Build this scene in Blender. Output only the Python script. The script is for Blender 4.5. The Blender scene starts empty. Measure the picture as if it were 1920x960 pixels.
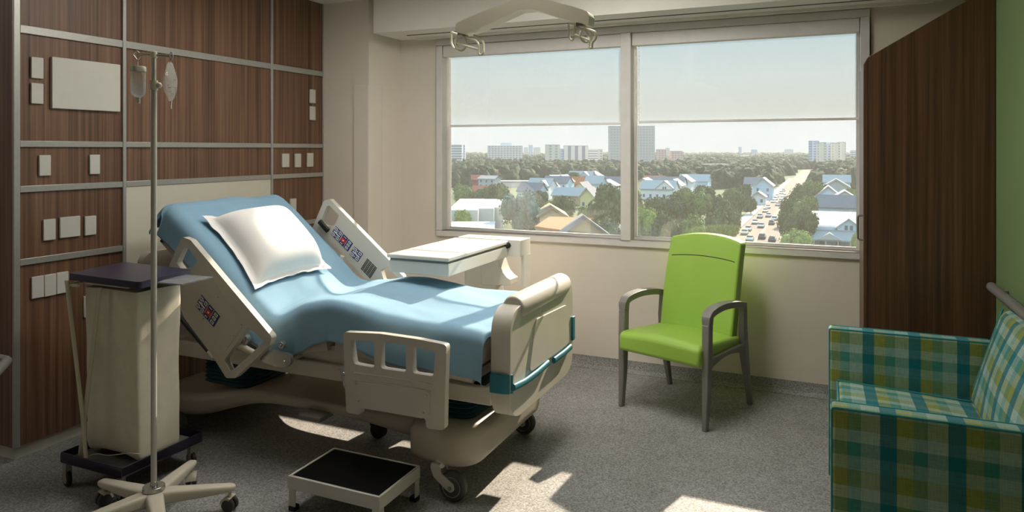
import bpy, bmesh, math, random
from mathutils import Vector, Matrix, noise
random.seed(11)
SC = bpy.context.scene
COL = SC.collection
PI = math.pi
V = Vector

# ------------------------------------------------------------------ camera
F = 1322.0            # focal length in pixels of the 1920 wide frame
EYE = 1.6
YAW = math.atan2(585.0, F)
SN, CS = math.sin(YAW), math.cos(YAW)
cd = bpy.data.cameras.new('camera')
cd.sensor_width = 36.0
cd.lens = 36.0 * F / 1920.0
cd.shift_y = -(480.0 - 280.0) / 1920.0
cd.clip_start = 0.05
cd.clip_end = 9000
cam = bpy.data.objects.new('camera', cd)
cam.location = (0, 0, EYE)
cam.rotation_euler = (PI / 2, 0, YAW)
COL.objects.link(cam)
SC.camera = cam


def at(px, py, X=None, Y=None, Z=None):
    """photograph pixel -> world point on the plane X=, Y= or Z="""
    t = (px - 960.0) / F
    v = (280.0 - py) / F
    d = V((-SN + t * CS, CS + t * SN, v))
    if X is not None: k = X / d.x
    elif Y is not None: k = Y / d.y
    else: k = (Z - EYE) / d.z
    return V((0, 0, EYE)) + d * k


def atd(px, py, d):
    """photograph pixel -> world point at the given depth"""
    t = (px - 960.0) / F
    v = (280.0 - py) / F
    return V((0, 0, EYE)) + V((-SN + t * CS, CS + t * SN, v)) * d


# ------------------------------------------------------------------ materials
def lin(r, g, b):
    def f(u):
        u /= 255.0
        return u / 12.92 if u <= 0.04045 else ((u + 0.055) / 1.055) ** 2.4
    return (f(r), f(g), f(b), 1.0)


def new_mat(name):
    m = bpy.data.materials.new(name)
    m.use_nodes = True
    nt = m.node_tree
    bs = nt.nodes['Principled BSDF']
    return m, nt, bs


def N(nt, typ, **kw):
    n = nt.nodes.new(typ)
    for k, v in kw.items():
        setattr(n, k, v)
    return n


def flat(name, rgb, rough=0.5, metal=0.0, var=0.06, scale=14.0, bump=0.0, bscale=200.0, spec=0.5, coat=0.0):
    """painted / moulded surface with slight procedural mottling"""
    m, nt, bs = new_mat(name)
    L = nt.links
    tc = N(nt, 'ShaderNodeTexCoord')
    no = N(nt, 'ShaderNodeTexNoise'); no.inputs['Scale'].default_value = scale; no.inputs['Detail'].default_value = 3
    L.new(tc.outputs['Object'], no.inputs['Vector'])
    rp = N(nt, 'ShaderNodeValToRGB')
    c = lin(*rgb)
    rp.color_ramp.elements[0].position = 0.3; rp.color_ramp.elements[1].position = 0.7
    rp.color_ramp.elements[0].color = tuple(x * (1 - var) for x in c[:3]) + (1,)
    rp.color_ramp.elements[1].color = tuple(min(1, x * (1 + var)) for x in c[:3]) + (1,)
    L.new(no.outputs['Fac'], rp.inputs['Fac'])
    L.new(rp.outputs['Color'], bs.inputs['Base Color'])
    bs.inputs['Roughness'].default_value = rough
    bs.inputs['Metallic'].default_value = metal
    bs.inputs['Specular IOR Level'].default_value = spec
    bs.inputs['Coat Weight'].default_value = coat
    if bump:
        n2 = N(nt, 'ShaderNodeTexNoise'); n2.inputs['Scale'].default_value = bscale; n2.inputs['Detail'].default_value = 2
        L.new(tc.outputs['Object'], n2.inputs['Vector'])
        bp = N(nt, 'ShaderNodeBump'); bp.inputs['Strength'].default_value = bump; bp.inputs['Distance'].default_value = 0.004
        L.new(n2.outputs['Fac'], bp.inputs['Height'])
        L.new(bp.outputs['Normal'], bs.inputs['Normal'])
    return m


def wood_mat(name, dark, mid, light, rough=0.42):
    m, nt, bs = new_mat(name)
    L = nt.links
    tc = N(nt, 'ShaderNodeTexCoord')
    mp = N(nt, 'ShaderNodeMapping'); mp.inputs['Scale'].default_value = (55, 55, 0.7)
    L.new(tc.outputs['Object'], mp.inputs['Vector'])
    n1 = N(nt, 'ShaderNodeTexNoise'); n1.inputs['Scale'].default_value = 1.0; n1.inputs['Detail'].default_value = 5; n1.inputs['Roughness'].default_value = 0.65
    L.new(mp.outputs['Vector'], n1.inputs['Vector'])
    mp2 = N(nt, 'ShaderNodeMapping'); mp2.inputs['Scale'].default_value = (9, 9, 0.12)
    L.new(tc.outputs['Object'], mp2.inputs['Vector'])
    n2 = N(nt, 'ShaderNodeTexNoise'); n2.inputs['Scale'].default_value = 1.0; n2.inputs['Detail'].default_value = 3
    L.new(mp2.outputs['Vector'], n2.inputs['Vector'])
    mx = N(nt, 'ShaderNodeMath', operation='MULTIPLY_ADD')
    L.new(n1.outputs['Fac'], mx.inputs[0]); mx.inputs[1].default_value = 0.72
    ml = N(nt, 'ShaderNodeMath', operation='MULTIPLY'); L.new(n2.outputs['Fac'], ml.inputs[0]); ml.inputs[1].default_value = 0.28
    L.new(ml.outputs[0], mx.inputs[2])
    rp = N(nt, 'ShaderNodeValToRGB')
    e = rp.color_ramp.elements
    e[0].position = 0.33; e[0].color = lin(*dark)
    e[1].position = 0.68; e[1].color = lin(*light)
    k = e.new(0.5); k.color = lin(*mid)
    L.new(mx.outputs[0], rp.inputs['Fac'])
    L.new(rp.outputs['Color'], bs.inputs['Base Color'])
    bs.inputs['Roughness'].default_value = rough
    return m


def floor_mat(name):
    m, nt, bs = new_mat(name)
    L = nt.links
    tc = N(nt, 'ShaderNodeTexCoord')
    n1 = N(nt, 'ShaderNodeTexNoise'); n1.inputs['Scale'].default_value = 120; n1.inputs['Detail'].default_value = 3
    n2 = N(nt, 'ShaderNodeTexVoronoi'); n2.inputs['Scale'].default_value = 75
    n3 = N(nt, 'ShaderNodeTexNoise'); n3.inputs['Scale'].default_value = 5; n3.inputs['Detail'].default_value = 4
    for n in (n1, n2, n3): L.new(tc.outputs['Object'], n.inputs['Vector'])
    rp = N(nt, 'ShaderNodeValToRGB'); e = rp.color_ramp.elements
    e[0].position = 0.36; e[0].color = lin(128, 127, 125)
    e[1].position = 0.64; e[1].color = lin(178, 177, 175)
    L.new(n1.outputs['Fac'], rp.inputs['Fac'])
    r2 = N(nt, 'ShaderNodeValToRGB'); e = r2.color_ramp.elements
    e[0].position = 0.12; e[0].color = lin(150, 147, 142)
    e[1].position = 0.24; e[1].color = (1, 1, 1, 1)
    L.new(n2.outputs['Distance'], r2.inputs['Fac'])
    mx = N(nt, 'ShaderNodeMix', data_type='RGBA', blend_type='MULTIPLY'); mx.inputs['Factor'].default_value = 0.8
    L.new(rp.outputs['Color'], mx.inputs['A']); L.new(r2.outputs['Color'], mx.inputs['B'])
    r3 = N(nt, 'ShaderNodeValToRGB'); e = r3.color_ramp.elements
    e[0].position = 0.3; e[0].color = (0.84, 0.84, 0.83, 1); e[1].position = 0.7; e[1].color = (1, 1, 1, 1)
    L.new(n3.outputs['Fac'], r3.inputs['Fac'])
    m2 = N(nt, 'ShaderNodeMix', data_type='RGBA', blend_type='MULTIPLY'); m2.inputs['Factor'].default_value = 1
    L.new(mx.outputs['Result'], m2.inputs['A']); L.new(r3.outputs['Color'], m2.inputs['B'])
    L.new(m2.outputs['Result'], bs.inputs['Base Color'])
    bs.inputs['Roughness'].default_value = 0.62
    bs.inputs['Specular IOR Level'].default_value = 0.3
    bp = N(nt, 'ShaderNodeBump'); bp.inputs['Strength'].default_value = 0.12; bp.inputs['Distance'].default_value = 0.002
    L.new(n1.outputs['Fac'], bp.inputs['Height']); L.new(bp.outputs['Normal'], bs.inputs['Normal'])
    return m


def plaid_mat(name):
    """woven check: warp bands along u, weft bands along v (UV in metres)"""
    m, nt, bs = new_mat(name)
    L = nt.links
    uv = N(nt, 'ShaderNodeUVMap')
    sp = N(nt, 'ShaderNodeSeparateXYZ'); L.new(uv.outputs['UV'], sp.inputs['Vector'])

    def band(sock, period, stops):
        d = N(nt, 'ShaderNodeMath', operation='DIVIDE'); L.new(sock, d.inputs[0]); d.inputs[1].default_value = period
        fr = N(nt, 'ShaderNodeMath', operation='FRACT'); L.new(d.outputs[0], fr.inputs[0])
        rp = N(nt, 'ShaderNodeValToRGB'); rp.color_ramp.interpolation = 'CONSTANT'
        e = rp.color_ramp.elements
        e[0].position = stops[0][0]; e[0].color = lin(*stops[0][1])
        e[1].position = stops[1][0]; e[1].color = lin(*stops[1][1])
        for p, c in stops[2:]:
            k = e.new(p); k.color = lin(*c)
        L.new(fr.outputs[0], rp.inputs['Fac'])
        return rp.outputs['Color']
    olive, sage, grey, teal, deep, pale = (150, 156, 78), (122, 154, 130), (158, 186, 176), (70, 142, 132), (16, 124, 142), (182, 202, 194)
    warp = band(sp.outputs['X'], 0.19, [(0.0, deep), (0.126, olive), (0.37, teal), (0.58, grey), (0.874, deep)])
    weft = band(sp.outputs['Y'], 0.186, [(0.0, grey), (0.19, teal), (0.43, pale), (0.645, olive), (0.946, grey)])
    mx = N(nt, 'ShaderNodeMix', data_type='RGBA'); mx.inputs['Factor'].default_value = 0.5
    L.new(warp, mx.inputs['A']); L.new(weft, mx.inputs['B'])
    # the deep teal warp stripe stays strong
    d = N(nt, 'ShaderNodeMath', operation='DIVIDE'); L.new(sp.outputs['X'], d.inputs[0]); d.inputs[1].default_value = 0.19
    fr = N(nt, 'ShaderNodeMath', operation='FRACT'); L.new(d.outputs[0], fr.inputs[0])
    gs = N(nt, 'ShaderNodeMath', operation='PINGPONG'); L.new(fr.outputs[0], gs.inputs[0]); gs.inputs[1].default_value = 0.5
    gt = N(nt, 'ShaderNodeMath', operation='LESS_THAN'); L.new(gs.outputs[0], gt.inputs[0]); gt.inputs[1].default_value = 0.126
    mu = N(nt, 'ShaderNodeMath', operation='MULTIPLY'); L.new(gt.outputs[0], mu.inputs[0]); mu.inputs[1].default_value = 0.72
    m2 = N(nt, 'ShaderNodeMix', data_type='RGBA'); L.new(mu.outputs[0], m2.inputs['Factor'])
    L.new(mx.outputs['Result'], m2.inputs['A']); m2.inputs['B'].default_value = lin(6, 112, 128)
    # yarn streaks
    mp = N(nt, 'ShaderNodeMapping'); mp.inputs['Scale'].default_value = (420, 18, 1); L.new(uv.outputs['UV'], mp.inputs['Vector'])
    n1 = N(nt, 'ShaderNodeTexNoise'); n1.inputs['Scale'].default_value = 1; L.new(mp.outputs['Vector'], n1.inputs['Vector'])
    mp2 = N(nt, 'ShaderNodeMapping'); mp2.inputs['Scale'].default_value = (14, 420, 1); L.new(uv.outputs['UV'], mp2.inputs['Vector'])
    n2 = N(nt, 'ShaderNodeTexNoise'); n2.inputs['Scale'].default_value = 1; L.new(mp2.outputs['Vector'], n2.inputs['Vector'])
    ad = N(nt, 'ShaderNodeMath', operation='ADD'); L.new(n1.outputs['Fac'], ad.inputs[0]); L.new(n2.outputs['Fac'], ad.inputs[1])
    rp = N(nt, 'ShaderNodeValToRGB'); e = rp.color_ramp.elements
    h = N(nt, 'ShaderNodeMath', operation='MULTIPLY'); L.new(ad.outputs[0], h.inputs[0]); h.inputs[1].default_value = 0.5
    e[0].position = 0.36; e[0].color = (0.72, 0.74, 0.74, 1); e[1].position = 0.64; e[1].color = (1.12, 1.1, 1.08, 1)
    L.new(h.outputs[0], rp.inputs['Fac'])
    m3 = N(nt, 'ShaderNodeMix', data_type='RGBA', blend_type='MULTIPLY'); m3.inputs['Factor'].default_value = 1
    L.new(m2.outputs['Result'], m3.inputs['A']); L.new(rp.outputs['Color'], m3.inputs['B'])
    L.new(m3.outputs['Result'], bs.inputs['Base Color'])
    bs.inputs['Roughness'].default_value = 0.85
    bs.inputs['Specular IOR Level'].default_value = 0.2
    bs.inputs['Sheen Weight'].default_value = 0.1
    return m


def glass_pane_mat(name, dust=0.07):
    m, nt, bs = new_mat(name)
    L = nt.links
    nt.nodes.remove(bs)
    out = nt.nodes['Material Output']
    tr = N(nt, 'ShaderNodeBsdfTransparent'); tr.inputs['Color'].default_value = (0.96, 0.97, 0.96, 1)
    du = N(nt, 'ShaderNodeBsdfTranslucent'); du.inputs['Color'].default_value = (0.95, 0.93, 0.9, 1)
    gl = N(nt, 'ShaderNodeBsdfGlossy'); gl.inputs['Roughness'].default_value = 0.0
    fr = N(nt, 'ShaderNodeFresnel'); fr.inputs['IOR'].default_value = 1.5
    a = N(nt, 'ShaderNodeMixShader')
    tc = N(nt, 'ShaderNodeTexCoord'); no = N(nt, 'ShaderNodeTexNoise'); no.inputs['Scale'].default_value = 3
    L.new(tc.outputs['Object'], no.inputs['Vector'])
    mr = N(nt, 'ShaderNodeMapRange'); mr.inputs['To Min'].default_value = dust * 0.8; mr.inputs['To Max'].default_value = dust * 1.2
    L.new(no.outputs['Fac'], mr.inputs['Value']); L.new(mr.outputs['Result'], a.inputs['Fac'])
    L.new(tr.outputs[0], a.inputs[1]); L.new(du.outputs[0], a.inputs[2])
    b = N(nt, 'ShaderNodeMixShader'); L.new(fr.outputs[0], b.inputs['Fac'])
    L.new(a.outputs[0], b.inputs[1]); L.new(gl.outputs[0], b.inputs[2])
    L.new(b.outputs[0], out.inputs['Surface'])
    return m


def sheer_mat(name, clear=0.5, rgb=(236, 236, 228)):
    """open-weave roller screen: part of the light passes straight through, part is scattered"""
    m, nt, bs = new_mat(name)
    L = nt.links
    nt.nodes.remove(bs)
    out = nt.nodes['Material Output']
    tc = N(nt, 'ShaderNodeTexCoord'); no = N(nt, 'ShaderNodeTexNoise'); no.inputs['Scale'].default_value = 2.0
    L.new(tc.outputs['Object'], no.inputs['Vector'])
    rp = N(nt, 'ShaderNodeValToRGB'); c = lin(*rgb)
    rp.color_ramp.elements[0].color = tuple(x * 0.97 for x in c[:3]) + (1,); rp.color_ramp.elements[1].color = c
    L.new(no.outputs['Fac'], rp.inputs['Fac'])
    tr = N(nt, 'ShaderNodeBsdfTransparent'); tr.inputs['Color'].default_value = (0.97, 0.97, 0.96, 1)
    tl = N(nt, 'ShaderNodeBsdfTranslucent'); df = N(nt, 'ShaderNodeBsdfDiffuse')
    L.new(rp.outputs['Color'], tl.inputs['Color']); L.new(rp.outputs['Color'], df.inputs['Color'])
    a = N(nt, 'ShaderNodeMixShader'); a.inputs['Fac'].default_value = 0.45
    L.new(tl.outputs[0], a.inputs[1]); L.new(df.outputs[0], a.inputs[2])
    b = N(nt, 'ShaderNodeMixShader'); b.inputs['Fac'].default_value = clear
    L.new(a.outputs[0], b.inputs[1]); L.new(tr.outputs[0], b.inputs[2])
    L.new(b.outputs[0], out.inputs['Surface'])
    return m


def clear_mat(name, rgb, alpha=0.35, rough=0.08):
    """thin clear plastic: transparent with a fresnel sheen and a little body colour"""
    m, nt, bs = new_mat(name)
    tc = N(nt, 'ShaderNodeTexCoord'); no = N(nt, 'ShaderNodeTexNoise'); no.inputs['Scale'].default_value = 30
    nt.links.new(tc.outputs['Object'], no.inputs['Vector'])
    mr = N(nt, 'ShaderNodeMapRange'); mr.inputs['To Min'].default_value = alpha * 0.8; mr.inputs['To Max'].default_value = alpha * 1.2
    nt.links.new(no.outputs['Fac'], mr.inputs['Value'])
    nt.links.new(mr.outputs['Result'], bs.inputs['Alpha'])
    bs.inputs['Base Color'].default_value = lin(*rgb)
    bs.inputs['Roughness'].default_value = rough
    return m


def emit_mat(name, rgb, strength):
    m, nt, bs = new_mat(name)
    bs.inputs['Base Color'].default_value = lin(*rgb)
    bs.inputs['Emission Color'].default_value = lin(*rgb)
    bs.inputs['Emission Strength'].default_value = strength
    return m


# ------------------------------------------------------------------ mesh builder
def rot_to(d):
    d = V(d).normalized()
    up = V((0, 0, 1)) if abs(d.z) < 0.99 else V((1, 0, 0))
    a = up.cross(d).normalized(); b = d.cross(a)
    return a, b, d


def rounded(pts, r, n=5):
    """round the corners of a closed 2-D outline"""
    out = []
    k = len(pts)
    for i in range(k):
        p0, p, p1 = V(pts[i - 1][:2]), V(pts[i][:2]), V(pts[(i + 1) % k][:2])
        rr = pts[i][2] if len(pts[i]) > 2 else r
        a, b = (p0 - p), (p1 - p)
        la, lb = a.length, b.length
        if rr <= 0 or la < 1e-9 or lb < 1e-9:
            out.append(p); continue
        a.normalize(); b.normalize()
        ang = a.angle(b)
        if ang > PI - 0.03:
            out.append(p); continue
        t = min(rr / math.tan(ang / 2), la * 0.48, lb * 0.48)
        s, e = p + a * t, p + b * t
        for j in range(n + 1):
            u = j / n
            out.append(s * (1 - u) ** 2 + p * 2 * u * (1 - u) + e * u * u)
    return out


def rpath(pts, r, n=5):
    """round the corners of an open 3-D path"""
    out = [V(pts[0])]
    for i in range(1, len(pts) - 1):
        p0, p, p1 = V(pts[i - 1]), V(pts[i]), V(pts[i + 1])
        a, b = p0 - p, p1 - p
        t = min(r, a.length * 0.48, b.length * 0.48)
        s, e = p + a.normalized() * t, p + b.normalized() * t
        for j in range(n + 1):
            u = j / n
            out.append(s * (1 - u) ** 2 + p * 2 * u * (1 - u) + e * u * u)
    out.append(V(pts[-1]))
    return out


def spline(pts, n=8):
    """Catmull-Rom through points (any dimension), uniform subdivision"""
    P = [V(p) for p in pts]
    P = [P[0] * 2 - P[1]] + P + [P[-1] * 2 - P[-2]]
    out = []
    for i in range(1, len(P) - 2):
        for j in range(n):
            t = j / n
            a, b, c, d = P[i - 1], P[i], P[i + 1], P[i + 2]
            out.append(0.5 * (2 * b + (c - a) * t + (2 * a - 5 * b + 4 * c - d) * t * t + (3 * b - a - 3 * c + d) * t ** 3))
    out.append(P[-2].copy())
    return out


class MB:
    def __init__(s):
        s.bm = bmesh.new(); s.mats = []

    def mi(s, m):
        if m is None: return 0
        if m not in s.mats: s.mats.append(m)
        return s.mats.index(m)

    def add(s, verts, faces, m=None, M=None):
        i = s.mi(m)
        vs = [s.bm.verts.new((M @ V(v)) if M is not None else V(v)) for v in verts]
        for f in faces:
            try:
                fc = s.bm.faces.new([vs[k] for k in f]); fc.material_index = i; fc.smooth = True
            except ValueError:
                pass
        return vs

    def box(s, x0, y0, z0, x1, y1, z1, m=None, M=None):
        vs = [(x, y, z) for x in (x0, x1) for y in (y0, y1) for z in (z0, z1)]
        s.add(vs, [(0, 1, 3, 2), (4, 6, 7, 5), (0, 4, 5, 1), (2, 3, 7, 6), (0, 2, 6, 4), (1, 5, 7, 3)], m, M)
        return s

    def cyl(s, p0, p1, r0, r1=None, n=16, m=None, cap=True):
        r1 = r0 if r1 is None else r1
        p0, p1 = V(p0), V(p1)
        a, b, d = rot_to(p1 - p0)
        vs = []
        for p, r in ((p0, r0), (p1, r1)):
            vs += [p + (a * math.cos(2 * PI * k / n) + b * math.sin(2 * PI * k / n)) * r for k in range(n)]
        fs = [(k, (k + 1) % n, n + (k + 1) % n, n + k) for k in range(n)]
        if cap: fs += [tuple(range(n - 1, -1, -1)), tuple(range(n, 2 * n))]
        s.add(vs, fs, m)
        return s

    def tube(s, pts, r, n=10, m=None, closed=False, ry=None):
        pts = [V(p) for p in pts]
        K = len(pts)
        rs = r if isinstance(r, (list, tuple)) else [r] * K
        t0 = (pts[1] - pts[0]).normalized()
        a, b, _ = rot_to(t0)
        vs = []
        for i, p in enumerate(pts):
            if closed: t = (pts[(i + 1) % K] - pts[i - 1])
            elif i == 0: t = pts[1] - pts[0]
            elif i == K - 1: t = pts[-1] - pts[-2]
            else: t = pts[i + 1] - pts[i - 1]
            t.normalize()
            a = (a - t * a.dot(t)).normalized(); b = t.cross(a)
            rb = rs[i] if ry is None else ry
            vs += [p + a * rs[i] * math.cos(2 * PI * k / n) + b * rb * math.sin(2 * PI * k / n) for k in range(n)]
        fs = []
        for i in range(K if closed else K - 1):
            j = (i + 1) % K
            fs += [(i * n + k, i * n + (k + 1) % n, j * n + (k + 1) % n, j * n + k) for k in range(n)]
        if not closed:
            fs += [tuple(range(n - 1, -1, -1)), tuple((K - 1) * n + k for k in range(n))]
        s.add(vs, fs, m)
        return s

    def loft(s, rings, m=None, closed=True, cap=True):
        n = len(rings[0]); vs = [v for r in rings for v in r]; fs = []
        for i in range(len(rings) - 1):
            for k in range(n if closed else n - 1):
                k2 = (k + 1) % n
                fs.append((i * n + k, i * n + k2, (i + 1) * n + k2, (i + 1) * n + k))
        if cap and closed:
            fs.append(tuple(range(n - 1, -1, -1))); fs.append(tuple((len(rings) - 1) * n + k for k in range(n)))
        s.add(vs, fs, m)
        return s

    def grid(s, G, m=None):
        h, w = len(G), len(G[0])
        s.add([v for r in G for v in r], [(i * w + j, i * w + j + 1, (i + 1) * w + j + 1, (i + 1) * w + j) for i in range(h - 1) for j in range(w - 1)], m)
        return s

    def sphere(s, c, rx, ry=None, rz=None, nu=14, nv=9, m=None):
        ry = rx if ry is None else ry; rz = rx if rz is None else rz
        c = V(c); rings = []
        for i in range(1, nv):
            th = PI * i / nv
            rings.append([c + V((rx * math.sin(th) * math.cos(2 * PI * k / nu), ry * math.sin(th) * math.sin(2 * PI * k / nu), -rz * math.cos(th))) for k in range(nu)])
        vs = [v for r in rings for v in r] + [c - V((0, 0, rz)), c + V((0, 0, rz))]
        b, t = len(vs) - 2, len(vs) - 1; fs = []
        for i in range(nv - 2):
            fs += [(i * nu + k, i * nu + (k + 1) % nu, (i + 1) * nu + (k + 1) % nu, (i + 1) * nu + k) for k in range(nu)]
        fs += [(b, (k + 1) % nu, k) for k in range(nu)] + [(t, (nv - 2) * nu + k, (nv - 2) * nu + (k + 1) % nu) for k in range(nu)]
        s.add(vs, fs, m)
        return s

    def lathe(s, prof, c, n=20, m=None, axis=(0, 0, 1), cap=True):
        a, b, d = rot_to(axis); c = V(c)
        rings = [[c + d * z + (a * math.cos(2 * PI * k / n) + b * math.sin(2 * PI * k / n)) * max(r, 1e-4) for k in range(n)] for r, z in prof]
        s.loft(rings, m, True, cap)
        return s

    def prism(s, outer, holes, fn, m=None):
        """outline (with holes) of 2-D points extruded: fn(u, v, w) -> xyz for w in 0, 1"""
        i = s.mi(m)
        t = bmesh.new()
        loops = [outer] + list(holes)
        es = []
        for lp in loops:
            vs = [t.verts.new((p[0], p[1], 0)) for p in lp]
            es += [t.edges.new((vs[k], vs[(k + 1) % len(vs)])) for k in range(len(vs))]
        bmesh.ops.triangle_fill(t, use_beauty=True, use_dissolve=False, edges=es, normal=(0, 0, 1))
        t.verts.index_update()
        tv = [(v.co.x, v.co.y) for v in t.verts]; tf = [[v.index for v in f.verts] for f in t.faces]
        t.free()
        f_flip = V(fn(1, 0, 0)) - V(fn(0, 0, 0)); g = V(fn(0, 1, 0)) - V(fn(0, 0, 0)); w = V(fn(0, 0, 1)) - V(fn(0, 0, 0))
        A = [s.bm.verts.new(V(fn(u, v, 0))) for u, v in tv]
        B = [s.bm.verts.new(V(fn(u, v, 1))) for u, v in tv]
        for f in tf:
            for vs in ([A[k] for k in reversed(f)], [B[k] for k in f]):
                try:
                    fc = s.bm.faces.new(vs); fc.material_index = i; fc.smooth = True
                except ValueError: pass
        n0 = 0
        for lp in loops:
            k = len(lp)
            for q in range(k):
                a, b = n0 + q, n0 + (q + 1) % k
                try:
                    fc = s.bm.faces.new((A[a], A[b], B[b], B[a])); fc.material_index = i; fc.smooth = True
                except ValueError: pass
            n0 += k
        return s


def world_loc(o):
    l = V((0, 0, 0))
    while o is not None:
        l = l + o.location; o = o.parent
    return l


def build(mb, name, m=None, parent=None, bevel=0.0, seg=2, sub=0, sharp=38, local=False, uv=False, weld=1e-5, fixn=True, label=None):
    """link one MB as ONE mesh object; verts are written in world space unless local"""
    bm = mb.bm
    if weld: bmesh.ops.remove_doubles(bm, verts=bm.verts[:], dist=weld)
    if fixn: bmesh.ops.recalc_face_normals(bm, faces=bm.faces[:])
    if not local:
        if parent is not None:
            off = world_loc(parent)
        else:
            lo = [min(v.co[i] for v in bm.verts) for i in range(3)]; hi = [max(v.co[i] for v in bm.verts) for i in range(3)]
            off = V(((lo[0] + hi[0]) / 2, (lo[1] + hi[1]) / 2, lo[2]))
        bmesh.ops.translate(bm, verts=bm.verts[:], vec=-off)
    if not sub:
        for e in bm.edges:
            if len(e.link_faces) == 2:
                try:
                    if e.calc_face_angle(0) > math.radians(sharp): e.smooth = False
                except Exception: pass
    if uv:
        ul = bm.loops.layers.uv.new('UVMap')
        for f in bm.faces:
            n = f.normal
            ax = max(range(3), key=lambda i: abs(n[i]))
            for l in f.loops:
                c = l.vert.co + (off if not local else V((0, 0, 0)))
                l[ul].uv = {0: (c.y, c.z), 1: (c.x, c.z), 2: (c.x, c.y)}[ax]
    me = bpy.data.meshes.new(name)
    mats = list(mb.mats)
    if m is not None:
        if mats and mats[0] is not m and m not in mats:
            pass
        if not mats: mats = [m]
    bm.to_mesh(me); bm.free()
    for x in mats: me.materials.append(x)
    o = bpy.data.objects.new(name, me)
    COL.objects.link(o)
    if parent is not None: o.parent = parent
    elif not local: o.location = off
    if bevel:
        b = o.modifiers.new('bevel', 'BEVEL'); b.width = bevel; b.segments = seg; b.limit_method = 'ANGLE'; b.angle_limit = math.radians(35)
        b.harden_normals = False
    if sub:
        b = o.modifiers.new('sub', 'SUBSURF'); b.levels = sub; b.render_levels = sub
    if label: o['label'] = label
    return o


def empty(name, loc, label, cat, group=None, rz=0.0):
    o = bpy.data.objects.new(name, None)
    COL.objects.link(o)
    o.location = loc; o.rotation_euler = (0, 0, rz)
    o.empty_display_size = 0.1
    return tag(o, label, cat, group)


def tag(o, label, cat, group=None, kind=None):
    o['label'] = label; o['category'] = cat
    if group: o['group'] = group
    if kind: o['kind'] = kind
    return o


def struct(mb, name, m, label=None, bevel=0.0, parent=None):
    o = build(mb, name, m, parent, bevel=bevel)
    if parent is None: o['kind'] = 'structure'
    if label: o['label'] = label
    return o


def dup(root, loc, rz=None, label=None, group=None):
    r = root.copy(); COL.objects.link(r); r.location = loc
    if rz is not None: r.rotation_euler = (0, 0, rz)
    if label: r['label'] = label
    if group: r['group'] = group
    for ch in list(root.children):
        c = ch.copy(); COL.objects.link(c); c.parent = r
        for g in list(ch.children):
            d = g.copy(); COL.objects.link(d); d.parent = c
    return r


# ------------------------------------------------------------------ shared materials
M = {}
M['floor'] = floor_mat('speckled_vinyl')
M['cream'] = flat('cream_paint', (228, 219, 206), 0.7, var=0.02, scale=3, bump=0.05, bscale=400)
M['ceiling'] = flat('ceiling_paint', (228, 225, 217), 0.8, var=0.02, scale=4)
M['green_wall'] = flat('green_wall_paint', (116, 140, 92), 0.7, var=0.03, scale=3, bump=0.05, bscale=400)
M['wood'] = wood_mat('walnut_laminate', (66, 46, 35), (112, 81, 62), (142, 110, 85))
M['wood_dark'] = wood_mat('wardrobe_laminate', (52, 34, 23), (90, 62, 43), (120, 86, 61))
M['alu'] = flat('brushed_aluminium', (178, 178, 172), 0.38, 0.55, var=0.04, scale=60)
M['frame'] = flat('window_frame_paint', (222, 219, 215), 0.45, var=0.03)
M['plate'] = flat('white_plastic_plate', (205, 203, 194), 0.4, var=0.02)
M['headpanel'] = flat('cream_laminate', (214, 210, 192), 0.5, var=0.02, scale=4)
M['bed'] = flat('warm_grey_moulding', (198, 193, 182), 0.38, var=0.03, scale=6, bump=0.03, bscale=600)
M['bed_dark'] = flat('grey_bed_base', (172, 163, 148), 0.45, var=0.03, scale=6)
M['bedframe'] = flat('bed_frame_paint', (200, 193, 178), 0.4, var=0.03)
M['teal'] = flat('teal_bumper', (24, 112, 128), 0.55, var=0.04)
M['bellows'] = flat('dark_teal_rubber', (22, 66, 76), 0.55, var=0.06)
M['navy'] = flat('navy_key', (40, 50, 104), 0.4, var=0.05)
M['red'] = flat('red_key', (212, 40, 46), 0.4, var=0.04)
M['white_mark'] = flat('white_print', (232, 232, 230), 0.5, var=0.01)
M['black'] = flat('black_rubber', (22, 22, 23), 0.6, var=0.1)
M['tyre'] = flat('grey_tyre', (74, 72, 68), 0.6, var=0.06)
M['hub'] = flat('grey_hub', (160, 155, 145), 0.4, var=0.04)
M['polegrey'] = flat('satin_pole', (196, 192, 182), 0.35, 0.3, var=0.03, scale=40)
M['steel'] = flat('steel', (186, 184, 178), 0.25, 0.9, var=0.03, scale=40)
M['sheet'] = flat('blue_cotton', (136, 171, 193), 0.85, var=0.03, scale=9, bump=0.10, bscale=900, spec=0.15)
M['mattress'] = flat('mattress_cover', (206, 200, 188), 0.7, var=0.03)
M['pillow'] = flat('white_cotton', (240, 238, 234), 0.85, var=0.015, scale=10, bump=0.08, bscale=800, spec=0.15)
M['white'] = flat('white_laminate', (224, 221, 212), 0.4, var=0.015)
M['tabletop'] = flat('cream_tabletop', (224, 217, 205), 0.45, var=0.015)
M['vinyl'] = flat('lime_vinyl', (160, 199, 82), 0.42, var=0.03, scale=5, bump=0.04, bscale=500)
M['chairgrey'] = flat('grey_chair_frame', (128, 125, 121), 0.42, var=0.04)
M['plaid'] = plaid_mat('woven_check')
M['piping'] = flat('teal_piping', (40, 142, 150), 0.7, var=0.05)
M['bag'] = flat('beige_canvas', (226, 219, 200), 0.9, var=0.04, scale=20, bump=0.35, bscale=420, spec=0.1)
M['lid'] = flat('dark_purple_plastic', (46, 40, 62), 0.35, var=0.05)
M['ivory'] = flat('ivory_paint', (212, 204, 186), 0.4, var=0.02)
M['castergrey'] = flat('caster_grey', (64, 60, 58), 0.5, var=0.05)
M['lift'] = flat('lift_cream', (220, 213, 192), 0.4, var=0.02)
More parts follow.
